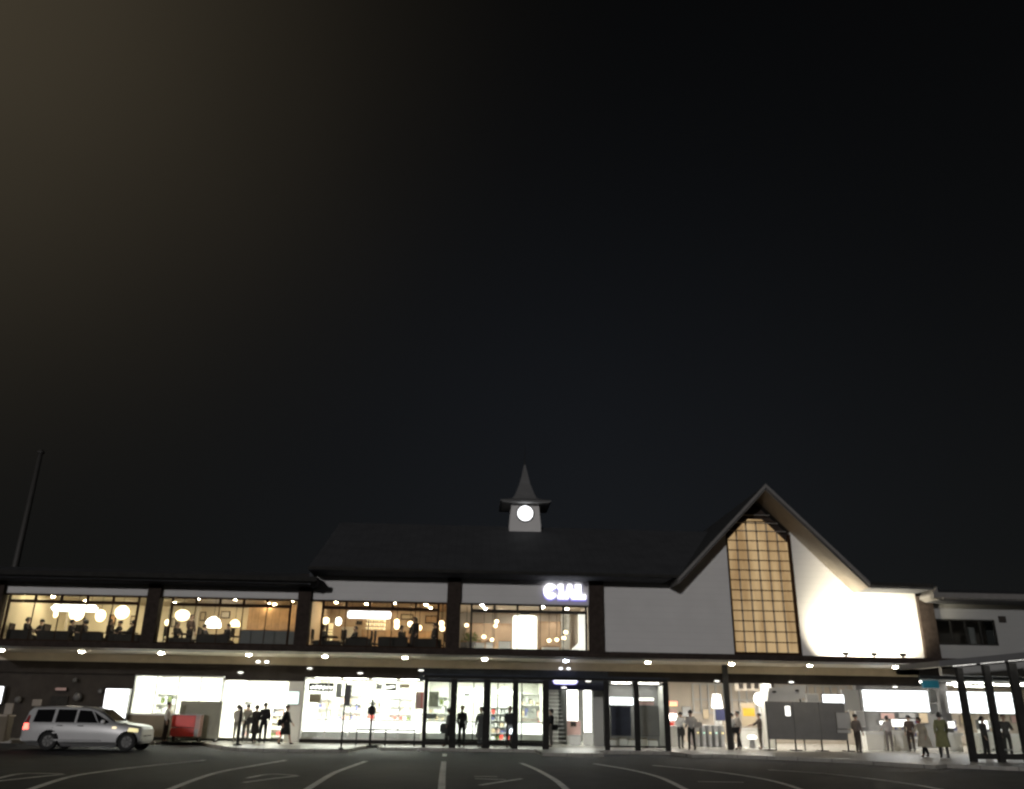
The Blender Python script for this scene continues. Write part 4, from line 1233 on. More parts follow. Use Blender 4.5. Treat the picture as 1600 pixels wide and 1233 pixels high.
pendant('globe', 191, 957, 10.5, 42.5, 'round paper globe lamp at right of leftmost restaurant window')
pendant('globe', 120, 959, 11, 42.8, 'round paper globe lamp below long white lamp')
pendant('globe', 157, 962, 7.5, 43.5, 'oval paper lamp between long white lamp and right globe', squash=1.25)
pendant('globe', 54, 957.5, 6, 45.5, 'small distant globe lamp beside cream screen at left')
pendant('globe', 86, 960, 5, 45.5, 'small distant globe lamp left of lowest globe')
pendant('globe', 285, 961.5, 11, 42.3, 'round paper globe lamp alone in second restaurant window', squash=.8)
pendant('dome', 333, 974, 12.5, 42.6, 'glowing dome lamp hung low in second restaurant window', 'L_white')
pendant('dome', 367, 975, 8, 43.4, 'half hidden glowing dome lamp right of big dome lamp', 'L_warm')
pendant('globe', 262, 973, 4.5, 44.5, 'tiny pendant left of round globe in second window')
pendant('globe', 509, 970, 5.5, 43.5, 'small square looking lamp at left of cafe window')
pendant('globe', 529, 971, 5, 42.5, 'small white lamp beside long white cafe sign', 'L_white', 1.3)
for a, b, l in ((620, 979, 'first bulb right of bottle shelf'), (641, 975, 'second bulb, higher than its neighbours'), (655, 981, 'third bulb, beside standing woman'), (690, 974, 'upper bulb at right pillar of cafe'), (691, 982, 'lower bulb at right pillar of cafe'), (620, 972, 'dim upper bulb above first bulb')):
    pendant('globe', a, b, 4.2, 43.2, 'small amber pendant in cafe, ' + l, 'L_bulb')
for a, b, l in ((729, 977, 'left, above green plant'), (776, 971, 'beside white drum, upper'), (774, 978, 'beside white drum, lower'), (756, 995, 'low, right of green plant'), (769, 1000, 'lowest, below brown shelf'), (858, 1001, 'right of white drum, first of row'), (870, 999.5, 'right of white drum, second of row'), (881, 997, 'right of white drum, third of row'), (884, 988, 'near bright stair wall')):
    pendant('globe', a, b, 3.3, 44.0, 'small amber pendant in fourth upper window, ' + l, 'L_bulb', .8)
# long white lamp and long white cafe sign
c0, c1 = at(80, 949.5, 41.6), at(152, 951.5, 41.6)
t = thing('linear_lamp', 'long white glowing lamp across leftmost restaurant window', 'lamp', ((c0.x + c1.x) / 2, 41.6, c0.z))
MB().box(c0.x, c1.x, 41.5, 41.75, c0.z - .15, c0.z + .15).build('diffuser', M['L_white'], t, bevel=.1)
for f_ in (.15, .85):
    x_ = c0.x + (c1.x - c0.x) * f_
    MB().tube([(x_, 41.62, c0.z + .14), (x_, 41.62, CEI)], .01, 6).build('cord', M['black'], t)
c0, c1 = at(543, 960, 40.6), at(611, 961, 40.6)
t = thing('light_box_sign', 'long white glowing sign hung inside cafe window', 'sign', ((c0.x + c1.x) / 2, 40.6, c0.z))
MB().box(c0.x, c1.x, 40.55, 40.68, c0.z - .17, c0.z + .17).build('face', M['L_letter'], t, bevel=.05)
for f_ in (.1, .9):
    x_ = c0.x + (c1.x - c0.x) * f_
    MB().tube([(x_, 40.62, c0.z + .17), (x_, 40.62, CEI)], .01, 6).build('hanger', M['black'], t)


def wallpiece(name, label, cat, a0, a1, b0, b1, Y, mt, d=.1):
    p0, p1 = at(a0, b1, Y), at(a1, b0, Y)
    o = MB().box(p0.x, p1.x, Y, Y + d, p0.z, p1.z).build(name, M[mt], None, bevel=.01)
    return tag(o, label, cat)


# floor-standing pieces run down to the restaurant floor
def standing(name, label, cat, a0, a1, b0, Y, mt, d=.3):
    p0, p1 = at(a0, 990, Y), at(a1, b0, Y)
    t = thing(name, label, cat, ((p0.x + p1.x) / 2, Y, FZ))
    MB().box(p0.x, p1.x, Y, Y + d, FZ + .06, p1.z - .04).build('body', M[mt], t)
    bx('plinth', M['black'], t, p0.x + .02, p1.x - .02, Y + .02, Y + d - .02, FZ, FZ + .059)
    bx('top', M['wood'], t, p0.x - .02, p1.x + .02, Y - .02, Y + d + .02, p1.z - .039, p1.z)
    return t


standing('partition', 'low grey partition at right of second restaurant window', 'partition', 374, 464, 985.5, 41.0, 'grey', .12)
standing('partition', 'tall wood panelled partition behind low grey partition', 'partition', 384, 466, 946, 44.5, 'wood', .15)
standing('screen', 'cream screen lit from above at far left of restaurant', 'screen', 8, 55, 946, 45.3, 'cream', .1)
standing('column', 'pale column between globe lamps in leftmost restaurant window', 'column', 98, 108, 940, 45.0, 'beige_wall', .3)
standing('column', 'pale narrow column in middle of second restaurant window', 'column', 304, 309, 940, 45.0, 'beige_wall', .2)
standing('sideboard', 'small cream cupboard beside dome lamp in second window', 'cupboard', 304, 318, 992, 42, 'cream', .4)
standing('bar_counter', 'orange lit bar counter under bottle shelf in cafe', 'bar counter', 565, 680, 986, 45.5, 'wood', .6)
standing('back_shelf', 'dark cafe cupboard at left, beside lit cream panel', 'cupboard', 533, 556, 978, 45.8, 'beige_wall', .4)
t = thing('bottle_shelf', 'glowing bottle shelf behind cafe bar counter', 'shelf', (X(583, 980, 46.4), 46.4, 4.6))
p0, p1 = at(570, 986, 46.4), at(602, 966, 46.4)
MB().box(p0.x, p1.x, 46.7, 46.75, p0.z, p1.z).build('back_panel', M['L_bar'], t)
for k in range(4):
    z = p0.z + (p1.z - p0.z) * k / 3
    bx('board', M['wood'], t, p0.x, p1.x, 46.35, 46.69, z, z + .03)
    if k < 3:
        m = MB(); x_ = p0.x + .06
        while x_ < p1.x - .06:
            m.lathe([(.03, .031), (.03, .13), (.012, .17), (.012, .2)], (x_, 46.5, z), 8); x_ += rnd.uniform(.09, .16)
        m.build('bottles', M['tan'], t)
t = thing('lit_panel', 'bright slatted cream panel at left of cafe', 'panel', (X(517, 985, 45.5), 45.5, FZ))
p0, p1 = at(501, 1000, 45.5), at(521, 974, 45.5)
bx('panel', M['L_amber'], t, p0.x, p1.x, 45.5, 45.55, FZ, p1.z)  # lamplight on the wall put in as the panel's own glow
for k in range(7):
    z = 4.5 + k * .14
    bx('slat', M['tan'], t, p0.x, p1.x, 45.46, 45.495, z, z + .04)
bx('post', M['brown'], t, (p0.x + p1.x) / 2 - .06, (p0.x + p1.x) / 2 + .06, 45.4, 45.455, FZ, p1.z)
# fourth bay: white drum, bright stair wall, shelf, plant
c = at(820, 990, 43.0)
zt_, zb_ = Z(820, 963, 43), 4.2
r_ = 20 / 1300 * 43 * .93
t = thing('light_drum', 'big white glowing drum with dark cap in window under letter sign', 'light column', (c.x, 43, FZ))
MB().lathe([(r_ * .97, zb_), (r_, zb_ + .1), (r_, zt_ - .08), (r_ * .93, zt_)], (c.x, 43, 0), 28).build('drum', M['L_drum'], t, smooth=False)
MB().lathe([(r_ * .4, zt_ + .002), (r_ * .4, zt_ + .14)], (c.x, 43, 0), 20).build('cap', M['black'], t)
MB().lathe([(r_ * .9, FZ), (r_ * .9, zb_ - .001)], (c.x, 43, 0), 24).build('base', M['grey'], t)
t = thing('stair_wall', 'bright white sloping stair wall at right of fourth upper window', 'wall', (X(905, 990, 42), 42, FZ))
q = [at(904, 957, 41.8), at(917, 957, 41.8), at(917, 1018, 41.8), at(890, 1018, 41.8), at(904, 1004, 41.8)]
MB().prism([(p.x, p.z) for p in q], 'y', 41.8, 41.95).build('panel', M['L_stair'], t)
bx('handrail', M['steel'], t, q[4].x - .9, q[4].x, 41.7, 41.75, q[4].z - .4, q[4].z - .34)
standing('shelf_wall', 'brown shelving wall behind white drum', 'shelf', 728, 800, 975, 46.5, 'brown_wall', .4)
standing('shelf_wall', 'brown shelving wall between white drum and stair wall', 'shelf', 842, 876, 972, 46.5, 'brown_wall', .4)
standing('column', 'grey column between shelving and bright stair wall', 'column', 878, 890, 955, 45.2, 'grey_in', .3)
for i, (a0, a1, b0) in enumerate(((742, 757, 1003), (760, 770, 1002), (780, 798, 1001), (848, 874, 1010), (700 + 20, 738, 1002))):
    standing('display_table', ['low white display table below green plant', 'narrow white display table beside plant table', 'white display table at left of white drum', 'white display table at right of white drum', 'grey display table under plant at left pillar'][i], 'table', a0, a1, b0, 42.2, 'white' if i < 4 else 'grey', .5)
# plant
c = at(736, 1003, 42.0)
t = thing('potted_plant', 'bright green bushy potted plant at left of fourth upper window', 'plant', (c.x, 42, c.z))
MB().lathe([(.16, -.30), (.24, .0), (.2, .0)], (c.x, 42, c.z), 16).build('pot', M['grey'], t)
m = MB()
for k in range(260):
    a = rnd.uniform(0, 2 * math.pi); e = rnd.uniform(-.1, 1.3); r0 = rnd.uniform(.1, 1) ** .5
    p = Vector((c.x + .52 * r0 * math.cos(a) * math.cos(e), 42 + .4 * r0 * math.sin(a) * math.cos(e), c.z + .02 + .42 * r0 * math.sin(e)))
    d = Vector((rnd.uniform(-1, 1), rnd.uniform(-1, 1), rnd.uniform(-.3, 1))).normalized() * .11
    n = d.cross(Vector((rnd.uniform(-1, 1), rnd.uniform(-1, 1), rnd.uniform(-1, 1)))).normalized() * .03
    m.add([p, p + d * .5 + n, p + d, p + d * .5 - n], [(0, 1, 2, 3)])
m.build('foliage', M['leaf'], t)

# dark banquettes along the glass
k = 0
for bn, segs in {'first': ((.03, .20), (.24, .46), (.50, .70), (.74, .97)), 'second': ((.05, .24), (.27, .50)), 'third': ((.03, .22), (.26, .45), (.50, .72), (.76, .97))}.items():
    xa, xb, _ = bays[bn]
    for f0, f1 in segs:
        a, b = xa + (xb - xa) * f0, xa + (xb - xa) * f1
        hh = rnd.uniform(.50, .74)
        t = thing('banquette', 'dark upholstered banquette along glass of ' + bname[bn], 'bench', ((a + b) / 2, 40.6, FZ), 'banquettes along ' + bname[bn])
        MB().box(a, b, 40.45, 40.57, FZ + .06, FZ + hh).build('backrest', M['dark_in'], t, bevel=.03)
        MB().box(a + .02, b - .02, 40.575, 41.0, FZ + .30, FZ + .45).build('seat', M['dark_in'], t, bevel=.03)
        bx('base', M['black'], t, a + .05, b - .05, 40.5, 40.95, FZ, FZ + .059)
        bx('plinth', M['brown'], t, a + .05, b - .05, 40.58, 40.95, FZ + .06, FZ + .299)

# pictures and panels on the restaurant walls
for i, (a0, a1, b0, b1, mt_, s_) in enumerate(((62, 76, 962, 975, 'tan', 'framed tan picture left of long white lamp'), (112, 134, 966, 978, 'beige_wall', 'pale panel below lowest globe'), (168, 182, 960, 976, 'wood', 'narrow wood panel right of oval lamp'), (202, 214, 962, 976, 'tan', 'tan picture at right end of leftmost window'),
        (266, 276, 966, 980, 'beige_wall', 'small pale picture at left of second window'), (311, 322, 956, 970, 'tan', 'tan picture beside pale narrow column'), (344, 360, 955, 966, 'beige_wall', 'pale sign right of dome lamp'),
        (500, 512, 954, 964, 'beige_wall', 'pale card above left cafe lamp'), (556, 566, 970, 976, 'dark_in', 'small black picture left of bottle shelf'), (626, 646, 960, 968, 'tan', 'tan board above cafe bulbs'), (664, 684, 962, 974, 'wood', 'wood panel near right cafe pillar'))):
    p0, p1 = at(a0, b1, 46.9), at(a1, b0, 46.9)
    t = thing('picture', s_ + ', on rear wall', 'picture', ((p0.x + p1.x) / 2, 46.9, p0.z))
    MB().box(p0.x, p1.x, 46.93, 46.985, p0.z, p1.z).build('frame', M['brown'], t)
    MB().box(p0.x + .05, p1.x - .05, 46.915, 46.929, p0.z + .05, p1.z - .05).build('picture_panel', M[mt_], t)

# tables and chairs, dark against the light
def mk_table(x_, Y, label, group):
    t = thing('restaurant_table', label, 'table', (x_, Y, FZ), group)
    bx('tabletop', M['brown'], t, x_ - .4, x_ + .4, Y - .35, Y + .35, FZ + .70, FZ + .74)
    MB().tube([(x_, Y, FZ + .04), (x_, Y, FZ + .699)], .04, 8).build('pedestal', M['black'], t)
    MB().lathe([(.26, 0), (.26, .02), (.06, .04)], (x_, Y, FZ), 16).build('base', M['black'], t)
    return t


def mk_chair(x_, Y, side, label, group):
    t = thing('restaurant_chair', label, 'chair', (x_, Y, FZ), group)
    bx('seat', M['brown'], t, x_ - .21, x_ + .21, Y - .21, Y + .21, FZ + .43, FZ + .48)
    a = x_ - side * .21
    bx('backrest', M['brown'], t, a - .025, a + .025, Y - .20, Y + .20, FZ + .62, FZ + 1.05)
    for sx in (-1, 1):
        for sy in (-1, 1):
            top = 1.05 if sx == -side else .429
            bx('leg', M['black'], t, x_ + sx * .185 - .02, x_ + sx * .185 + .02, Y + sy * .222 - .018, Y + sy * .222 + .018, FZ, FZ + top)
    return t


TB = {'first': [(.12, 41.2), (.36, 41.4), (.58, 41.3), (.82, 41.2)], 'second': [(.12, 41.3), (.36, 41.5), (.52, 42.3)], 'third': [(.12, 41.2), (.34, 41.3), (.56, 41.4), (.86, 41.5)]}
t0 = c0_ = None
for bn, lst in TB.items():
    xa, xb, _ = bays[bn]
    for f_, Y in lst:
        x_ = xa + (xb - xa) * f_
        lb = 'dark pedestal table inside ' + bname[bn]; gb = 'tables inside ' + bname[bn]
        if t0 is None: t0 = mk_table(x_, Y, lb, gb)
        else:
            c = copy_tree(t0); c.location = (x_, Y, FZ); tag(c, lb, None, gb)
        for side in (1, -1):
            lb = 'dark wooden chair at a table inside ' + bname[bn]; gb = 'chairs inside ' + bname[bn]
            xc = x_ - side * .58
            if c0_ is None: c0_ = mk_chair(xc, Y, side, lb, gb)
            else:
                c = copy_tree(c0_); c.location = (xc, Y, FZ); tag(c, lb, None, gb)
                if side == -1: c.rotation_euler = (0, 0, math.pi)
# ------------------------------------------------------------------ people
SKIN = mat('skin', (0.50, 0.33, 0.25), 0.55, var=0.06)
HAIR = mat('black_hair', (0.018, 0.015, 0.013), 0.45, var=0.2)
EYEM = mat('eye', (0.02, 0.02, 0.02), 0.3, var=0)
LIP = mat('lip', (0.35, 0.12, 0.11), 0.5, var=0)
CL = {}


def cloth(c):
    k = tuple(round(x, 3) for x in c)
    if k not in CL: CL[k] = mat('cloth', k, 0.85, var=0.12, scale=9, bump=0.15, bscale=25, spec=0.2)
    return CL[k]


def skin_mesh(V, E, rad, name, mt, parent, root=0, sub=1):
    me = bpy.data.meshes.new('tmp')
    me.from_pydata([tuple(v) for v in V], E, [])
    ob = bpy.data.objects.new('tmp', me)
    COL.objects.link(ob)
    md = ob.modifiers.new('s', 'SKIN'); md.use_smooth_shade = True
    sv = me.skin_vertices[0].data
    for i, r_ in enumerate(rad):
        sv[i].radius = (r_, r_) if not isinstance(r_, tuple) else r_
        sv[i].use_root = (i == root)
    if sub:
        m2 = ob.modifiers.new('d', 'SUBSURF'); m2.levels = sub; m2.render_levels = sub
    dg = bpy.context.evaluated_depsgraph_get()
    nm = bpy.data.meshes.new_from_object(ob.evaluated_get(dg))
    nm.name = name
    bpy.data.objects.remove(ob)
    bpy.data.meshes.remove(me)
    nm.materials.clear(); nm.materials.append(mt)
    for p in nm.polygons: p.use_smooth = True
    o = bpy.data.objects.new(name, nm)
    COL.objects.link(o)
    o.parent = parent
    return o


def person(label, x, y, z, h=1.66, rz=0, stride=0, lean=0, sit=False, arm=((10, 15), (-10, 15)), top=(.5, .5, .5), bottom=(.03, .03, .035),
           outfit='trousers', coat=None, hair='short', hairc=None, group=None, mask=None, head_turn=0, tl=.86, shoes=(.03, .03, .03), fl=.07):
    """faces -y at rz = 0"""
    s = h / 1.70
    t = thing('person', label, 'person', (x, y, z), group, rz)
    V, E, Rd = [], [], []

    def n(p, r_, par=None):
        V.append(Vector(p)); Rd.append(r_)
        if par is not None: E.append((par, len(V) - 1))
        return len(V) - 1
    hip = .91
    # legs first, so that the feet reach the ground
    legs = []
    for sd in (-1, 1):
        if sit: a, b = 84, 4
        elif stride: a, b = (stride, stride - 6) if sd > 0 else (-stride * .55, -stride * 1.25)
        else: a, b = (3, -2) if sd > 0 else (-2, -4)
        a, b = R(a), R(b)
        kn = Vector((sd * .10, -.43 * math.sin(a), -.43 * math.cos(a)))
        an = kn + Vector((0, -.42 * math.sin(b), -.42 * math.cos(b)))
        legs.append((sd, kn, an))
    low = min(l[2].z for l in legs)
    hip = -low + .065
    HP = Vector((0, 0, hip))
    L_ = R(lean)

    def tor(p):
        p = Vector(p)
        return HP + Vector((p.x, p.y * math.cos(L_) - p.z * math.sin(L_), p.z * math.cos(L_) + p.y * math.sin(L_)))
    P = n(HP, .125)
    bel = n(tor((0, 0, .14)), .115, P)
    ch = n(tor((0, .005, .34)), .128, bel)
    ns = n(tor((0, .01, .49)), .062, ch)
    nk = n(tor((0, .008, .555)), .050, ns)
    jw = n(tor((0, -.026, .625)), .076, nk)
    sk = n(tor((0, -.004, .70)), .104, jw)
    tp = n(tor((0, .008, .765)), .082, sk)
    nose = n(tor((0, -.118, .665)), .014, sk)
    for sd in (-1, 1): n(tor((sd * .092, .012, .675)), .016, sk)
    J = {}
    for sd, (sw, bend) in zip((-1, 1), arm):
        sh = tor((sd * .175, .01, .455))
        a = R(sw); b = R(sw + bend)
        el = sh + Vector((sd * .055, -.28 * math.sin(a), -.28 * math.cos(a)))
        wr_ = el + Vector((-sd * .01, -.245 * math.sin(b), -.245 * math.cos(b)))
        i1 = n(sh, .058, ch); i2 = n(el, .042, i1); i3 = n(wr_, .028, i2)
        d = (wr_ - el).normalized()
        pm = wr_ + d * .06
        i4 = n(pm, .030, i3)
        fwd = Vector((0, -1, 0)); fwd = (fwd - d * fwd.dot(d)).normalized()
        for f_, ln in ((-1.5, .058), (-.5, .070), (.5, .074), (1.5, .064)):
            q1 = pm + d * .045 + fwd * f_ * .017
            q2 = q1 + d * ln * .6 + Vector((-sd * .018, 0, 0))
            k = n(q1, .0095, i4); n(q2, .008, k)
        k = n(wr_ + d * .035 + fwd * .035, .011, i3); n(wr_ + d * .075 + fwd * .055, .009, k)
        J[sd] = (sh, el, wr_, pm)
    for sd, kn, an in legs:
        hj = n(HP + Vector((sd * .085, 0, -.04)), .085, P)
        k = n(HP + kn, .056, hj); a_ = n(HP + an, .040, k)
        n(HP + an + Vector((0, -.13, -.04)), .032, a_)
    Vs = [v * s for v in V]
    skin_mesh(Vs, E, [r_ * s for r_ in Rd], 'body', SKIN, t)
    # trousers
    if outfit in ('trousers', 'coat'):
        v = [HP, HP + Vector((0, 0, .15))]; e = [(0, 1)]; r_ = [.142, .138]
        for sd, kn, an in legs:
            o = len(v)
            v += [HP + Vector((sd * .088, 0, -.06)), HP + kn, HP + an + Vector((0, .01, -.015))]
            e += [(0, o), (o, o + 1), (o + 1, o + 2)]; r_ += [.102, .074, .060]
        skin_mesh([q * s for q in v], e, [q * s for q in r_], 'trousers', cloth(bottom), t)
    # top with sleeves
    v = [tor((0, 0, -.11 if outfit == 'trousers' else .0)), tor((0, 0, .16)), tor((0, .005, .34)), tor((0, .008, .47))]
    e = [(0, 1), (1, 2), (2, 3)]; r_ = [.15, .142, .152, .078]
    for sd in (-1, 1):
        sh, el, wr_, pm = J[sd]; o = len(v)
        v += [sh, el, wr_ - (wr_ - el) * (1 - tl)]
        e += [(2, o), (o, o + 1), (o + 1, o + 2)]; r_ += [.074, .060, .048]
    skin_mesh([q * s for q in v], e, [q * s for q in r_], 'shirt' if outfit != 'coat' else 'coat_top', cloth(coat or top), t)
    if outfit in ('skirt', 'coat'):
        hem = {'skirt': .40, 'coat': .40}[outfit] if not sit else hip - .1
        zs = [hip + .10, hip, (hip + hem) / 2, hem]
        m = MB(); vs = []; fs = []; N = 20
        for i, zz in enumerate(zs):
            f_ = i / 3
            rx, ry = .165 + fl * f_, .145 + fl * .9 * f_ + abs(stride) * .0022 * f_
            oy = -(zz - hip) * math.tan(L_) * (1 if zz > hip else 0.2)
            for k in range(N):
                a = 2 * math.pi * k / N
                w_ = 1 + .04 * f_ * math.sin(6 * a)
                vs.append(Vector((rx * w_ * math.cos(a), ry * w_ * math.sin(a) + oy, zz)) * s)
        for i in range(3):
            for k in range(N):
                k2 = (k + 1) % N
                fs.append((i * N + k, i * N + k2, (i + 1) * N + k2, (i + 1) * N + k))
        fs.append(tuple(range(N)))
        m.add(vs, fs).build('skirt' if outfit == 'skirt' else 'coat_skirt', cloth(bottom if outfit == 'skirt' else (coat or top)), t, smooth=True, local=True)
    for sd, kn, an in legs:
        v = [(HP + an + Vector((0, .03, -.02))) * s, (HP + an + Vector((0, -.06, -.035))) * s, (HP + an + Vector((0, -.15, -.04))) * s]
        skin_mesh(v, [(0, 1), (1, 2)], [.042 * s, .044 * s, .034 * s], 'shoe', cloth(shoes), t)
    # hair cap
    hc = tor((0, .008, .705)) * s
    m = MB(); vs = []; N, RG = 18, 9
    rr = .108 * s
    down = {'short': 116, 'bob': 132, 'long': 150}[hair]
    for i in range(RG + 1):
        for k in range(N):
            a = 2 * math.pi * k / N      # a = -pi/2 is the face
            front = max(0, -math.sin(a))
            lim = R(down) * (1 - front ** 1.5 * .50)
            th = lim * i / RG
            q = Vector((rr * math.sin(th) * math.cos(a), rr * 1.08 * math.sin(th) * math.sin(a), rr * math.cos(th)))
            if hair in ('long', 'bob') and th > R(95): q.z -= rr * (1.3 if hair == 'long' else .35) * (th - R(95)) / R(40); q.x *= 1.12; q.y = q.y * 1.12
            vs.append(hc + q)
    fs = []
    for i in range(RG):
        for k in range(N):
            k2 = (k + 1) % N
            fs.append((i * N + k, (i + 1) * N + k, (i + 1) * N + k2, i * N + k2))
    m.add(vs, fs).build('hair', hairc or HAIR, t, smooth=True, local=True)
    for sd in (-1, 1):
        MB().ball(tor((sd * .034, -.090, .695)) * s, .011 * s, 8, 6).build('eye', EYEM, t, smooth=True, local=True)
    MB().ball(tor((0, -.090, .618)) * s, (.024 * s, .008 * s, .007 * s), 8, 6).build('mouth', LIP, t, smooth=True, local=True)
    if mask:
        m = MB().ball(tor((0, -.050, .63)) * s, (.072 * s, .064 * s, .055 * s), 12, 8)
        m.build('face_mask', cloth(mask), t, smooth=True, local=True)
    t['hand'] = 0
    del t['hand']
    return t, {k: [q * s for q in v] for k, v in J.items()}


def bag(label, x, y, z, sx, sy, sz, col, rz=0, kind='bag', strap=True, up=.12):
    t = thing(kind, label, 'bag', (x, y, z), None, rz)
    MB().box(-sx / 2, sx / 2, -sy / 2, sy / 2, 0, sz).build('body', cloth(col), t, local=True, bevel=min(sx, sy) * .25)
    if strap:
        MB().tube([(-sx * .3, 0, sz * .97), (-sx * .16, 0, sz + up), (sx * .16, 0, sz + up), (sx * .3, 0, sz * .97)], .014, 6).build('handle', cloth(col), t, local=True)
    return t


BK, CH, GY, WH = (.02, .02, .022), (.05, .048, .046), (.22, .21, .20), (.66, .64, .60)


def gp(a, b, z=0.006): return gr(a, b, z)


def foot(a, Y): return X(a, 1160, Y), Y


pz = .006
# before the left shops
x, y = foot(256, 40.6); person('man in white shirt and dark trousers standing beside red cabinet', x, y, 0, 1.68, rz=R(90), top=WH, bottom=(.06, .045, .035), arm=((4, 8), (-4, 10)), hair='short')
x, y = foot(367, 42.0); person('person in pale top standing at doorway shop shelf', x, y, pz, 1.60, rz=R(170), top=(.42, .40, .36), bottom=(.18, .17, .15), arm=((12, 30), (18, 40)), hair='bob')
x, y = foot(382, 42.3); person('person in grey top and dark trousers just inside doorway shop', x, y, pz, 1.62, rz=R(200), top=(.26, .25, .22), bottom=CH, hair='short')
x, y = foot(396, 41.7); person('shorter one of couple in dark coats, with hem below knee', x, y, pz, 1.60, rz=R(150), outfit='coat', coat=(.035, .032, .03), bottom=BK, hair='bob', arm=((10, 50), (14, 60)))
x, y = foot(409, 41.3); person('taller one of couple in dark coats, carrying black backpack', x, y, pz, 1.72, rz=R(195), stride=14, outfit='trousers', top=BK, bottom=BK, hair='short', arm=((15, 20), (-12, 20)))
bag('black backpack on taller person of couple in dark coats', x + .12, y - .16, 1.02, .32, .2, .44, BK, R(15), 'backpack', up=.05)
bag('dark shoulder bag held low by shorter person of couple', X(391, 1130, 41.5), 41.5, .80, .34, .16, .28, CH, 0, 'shoulder_bag')
x, y = foot(444, 40.6); person('woman in loose black dress walking right before pale pilaster', x, y, 0, 1.66, rz=R(80), stride=20, outfit='skirt', top=BK, bottom=BK, hair='short', arm=((-16, 20), (12, 30)), shoes=BK)
bag('black bag hanging behind woman in loose black dress', x - .20, y - .16, .74, .30, .14, .30, BK, R(20), 'shoulder_bag', up=.38)
# inside the long shelter
x, y = foot(700, 40.4); person('grey silhouetted person with bulging bag, behind first wide shelter post', x, y, 0, 1.62, rz=R(-100), stride=12, top=(.12, .12, .12), bottom=CH, hair='bob', arm=((10, 20), (-10, 40)))
bag('bulging dark bag beside silhouetted person at first wide shelter post', X(693, 1140, 40.3), 40.3, .55, .34, .24, .42, (.09, .09, .09))
x, y = foot(721, 40.5); person('grey silhouetted tall person behind second shelter panel, left side', x, y, 0, 1.72, rz=R(20), top=(.13, .13, .13), bottom=(.07, .07, .07), hair='short')
x, y = foot(751, 40.4); person('grey silhouetted person behind second shelter panel, right side', x, y, 0, 1.68, rz=R(-30), top=(.14, .14, .14), bottom=(.10, .10, .11), hair='bob', outfit='coat', coat=(.13, .13, .13))
x, y = foot(796, 40.6); person('person standing with bicycle behind third shelter panel', x, y, 0, 1.72, rz=R(10), top=(.07, .07, .075), bottom=CH, hair='short', arm=((30, 30), (32, 30)))
# bicycle, seen from the front
xb_, yb_ = X(799, 1150, 40.0), 40.05
t = thing('bicycle', 'dark bicycle with bright white headlamp facing road', 'bicycle', (xb_, yb_, 0))
for q, nm in ((-.05, 'wheel'), (1.0, 'wheel')):
    m = MB()
    ps = [(xb_, yb_ + q + .33 * math.cos(2 * math.pi * k / 24), .34 + .33 * math.sin(2 * math.pi * k / 24)) for k in range(25)]
    w = m.tube(ps, .022, 8, cap=False).build('wheel', M['black'], t)
    m = MB()
    for k in range(12):
        a = 2 * math.pi * k / 12
        m.tube([(xb_, yb_ + q, .34), (xb_, yb_ + q + .31 * math.cos(a), .34 + .31 * math.sin(a))], .004, 4)
    m.build('spokes', M['steel'], w)
MB().tube([(xb_, yb_ - .05, .34), (xb_, yb_ + .12, .90)], .022, 8).tube([(xb_, yb_ + .1, .80), (xb_, yb_ + .5, .32), (xb_, yb_ + 1.0, .34)], .02, 8).tube([(xb_, yb_ + .5, .32), (xb_, yb_ + .66, .82)], .02, 8).build('frame', M['navy'], t)
MB().tube([(xb_ - .27, yb_ + .25, 1.0), (xb_ - .2, yb_ + .1, 1.0), (xb_, yb_ + .1, .95), (xb_ + .2, yb_ + .1, 1.0), (xb_ + .27, yb_ + .25, 1.0)], .016, 8).build('handlebar', M['steel'], t)
MB().ball((xb_, yb_ + .68, .88), (.09, .14, .05)).build('saddle', M['black'], t, smooth=True)
MB().box(xb_ - .16, xb_ + .16, yb_ - .12, yb_ + .08, .76, .94).build('basket', M['steel'], t)
MB().ball((xb_ + .03, yb_ - .17, .68), (.13, .06, .13)).build('headlamp', M['L_bike'], t, smooth=True)
x, y = foot(861, 41.8); person('person in black leaning at left jamb of station entrance', x, y, pz, 1.64, rz=R(-80), top=BK, bottom=(.14, .13, .12), hair='bob', arm=((20, 60), (10, 60)))
bag('black bag at hip of person leaning at entrance jamb', X(867, 1140, 41.6), 41.55, .72, .3, .16, .26, BK, 0, 'shoulder_bag', up=.35)
# concourse
x, y = foot(1064, 42.4); person('person in bright white shirt beside pink vending machine', x, y, pz, 1.62, rz=R(150), lean=12, top=(.82, .82, .80), bottom=CH, hair='short', arm=((30, 40), (20, 50)))
bag('dark bag hanging beside person in bright white shirt', X(1066, 1145, 42.2), 42.2, .55, .26, .16, .34, CH)
x, y = foot(1081, 40.6); person('man in pale grey shirt and black trousers walking before ticket gates', x, y, 0, 1.70, rz=R(185), stride=8, top=(.50, .48, .45), bottom=(.03, .034, .03), hair='short', arm=((8, 30), (-6, 60)))
bag('pale bag under arm of man in pale grey shirt', X(1091, 1130, 40.7), 40.7, .95, .34, .16, .26, (.40, .38, .35))
x, y = foot(1145, 42.6); person('person in white blouse, left of pair beside dark column', x, y, pz, 1.62, rz=R(-70), top=(.58, .58, .57), bottom=(.10, .10, .10), hair='bob', stride=10)
x, y = foot(1155, 42.2); person('person in beige shirt and black trousers, right of pair beside dark column', x, y, pz, 1.70, rz=R(-85), top=(.46, .42, .38), bottom=BK, hair='short', stride=10, arm=((10, 20), (-14, 30)))
bag('black bag carried between pair beside dark column', X(1147, 1140, 42.2), 42.0, .72, .34, .18, .26, BK)
x, y = foot(1189, 43.0); person('slim person in dark clothes reaching left under bright lamp', x, y, pz, 1.60, rz=R(-90), top=(.10, .08, .07), bottom=(.07, .06, .05), hair='short', arm=((40, 40), (60, 10)))
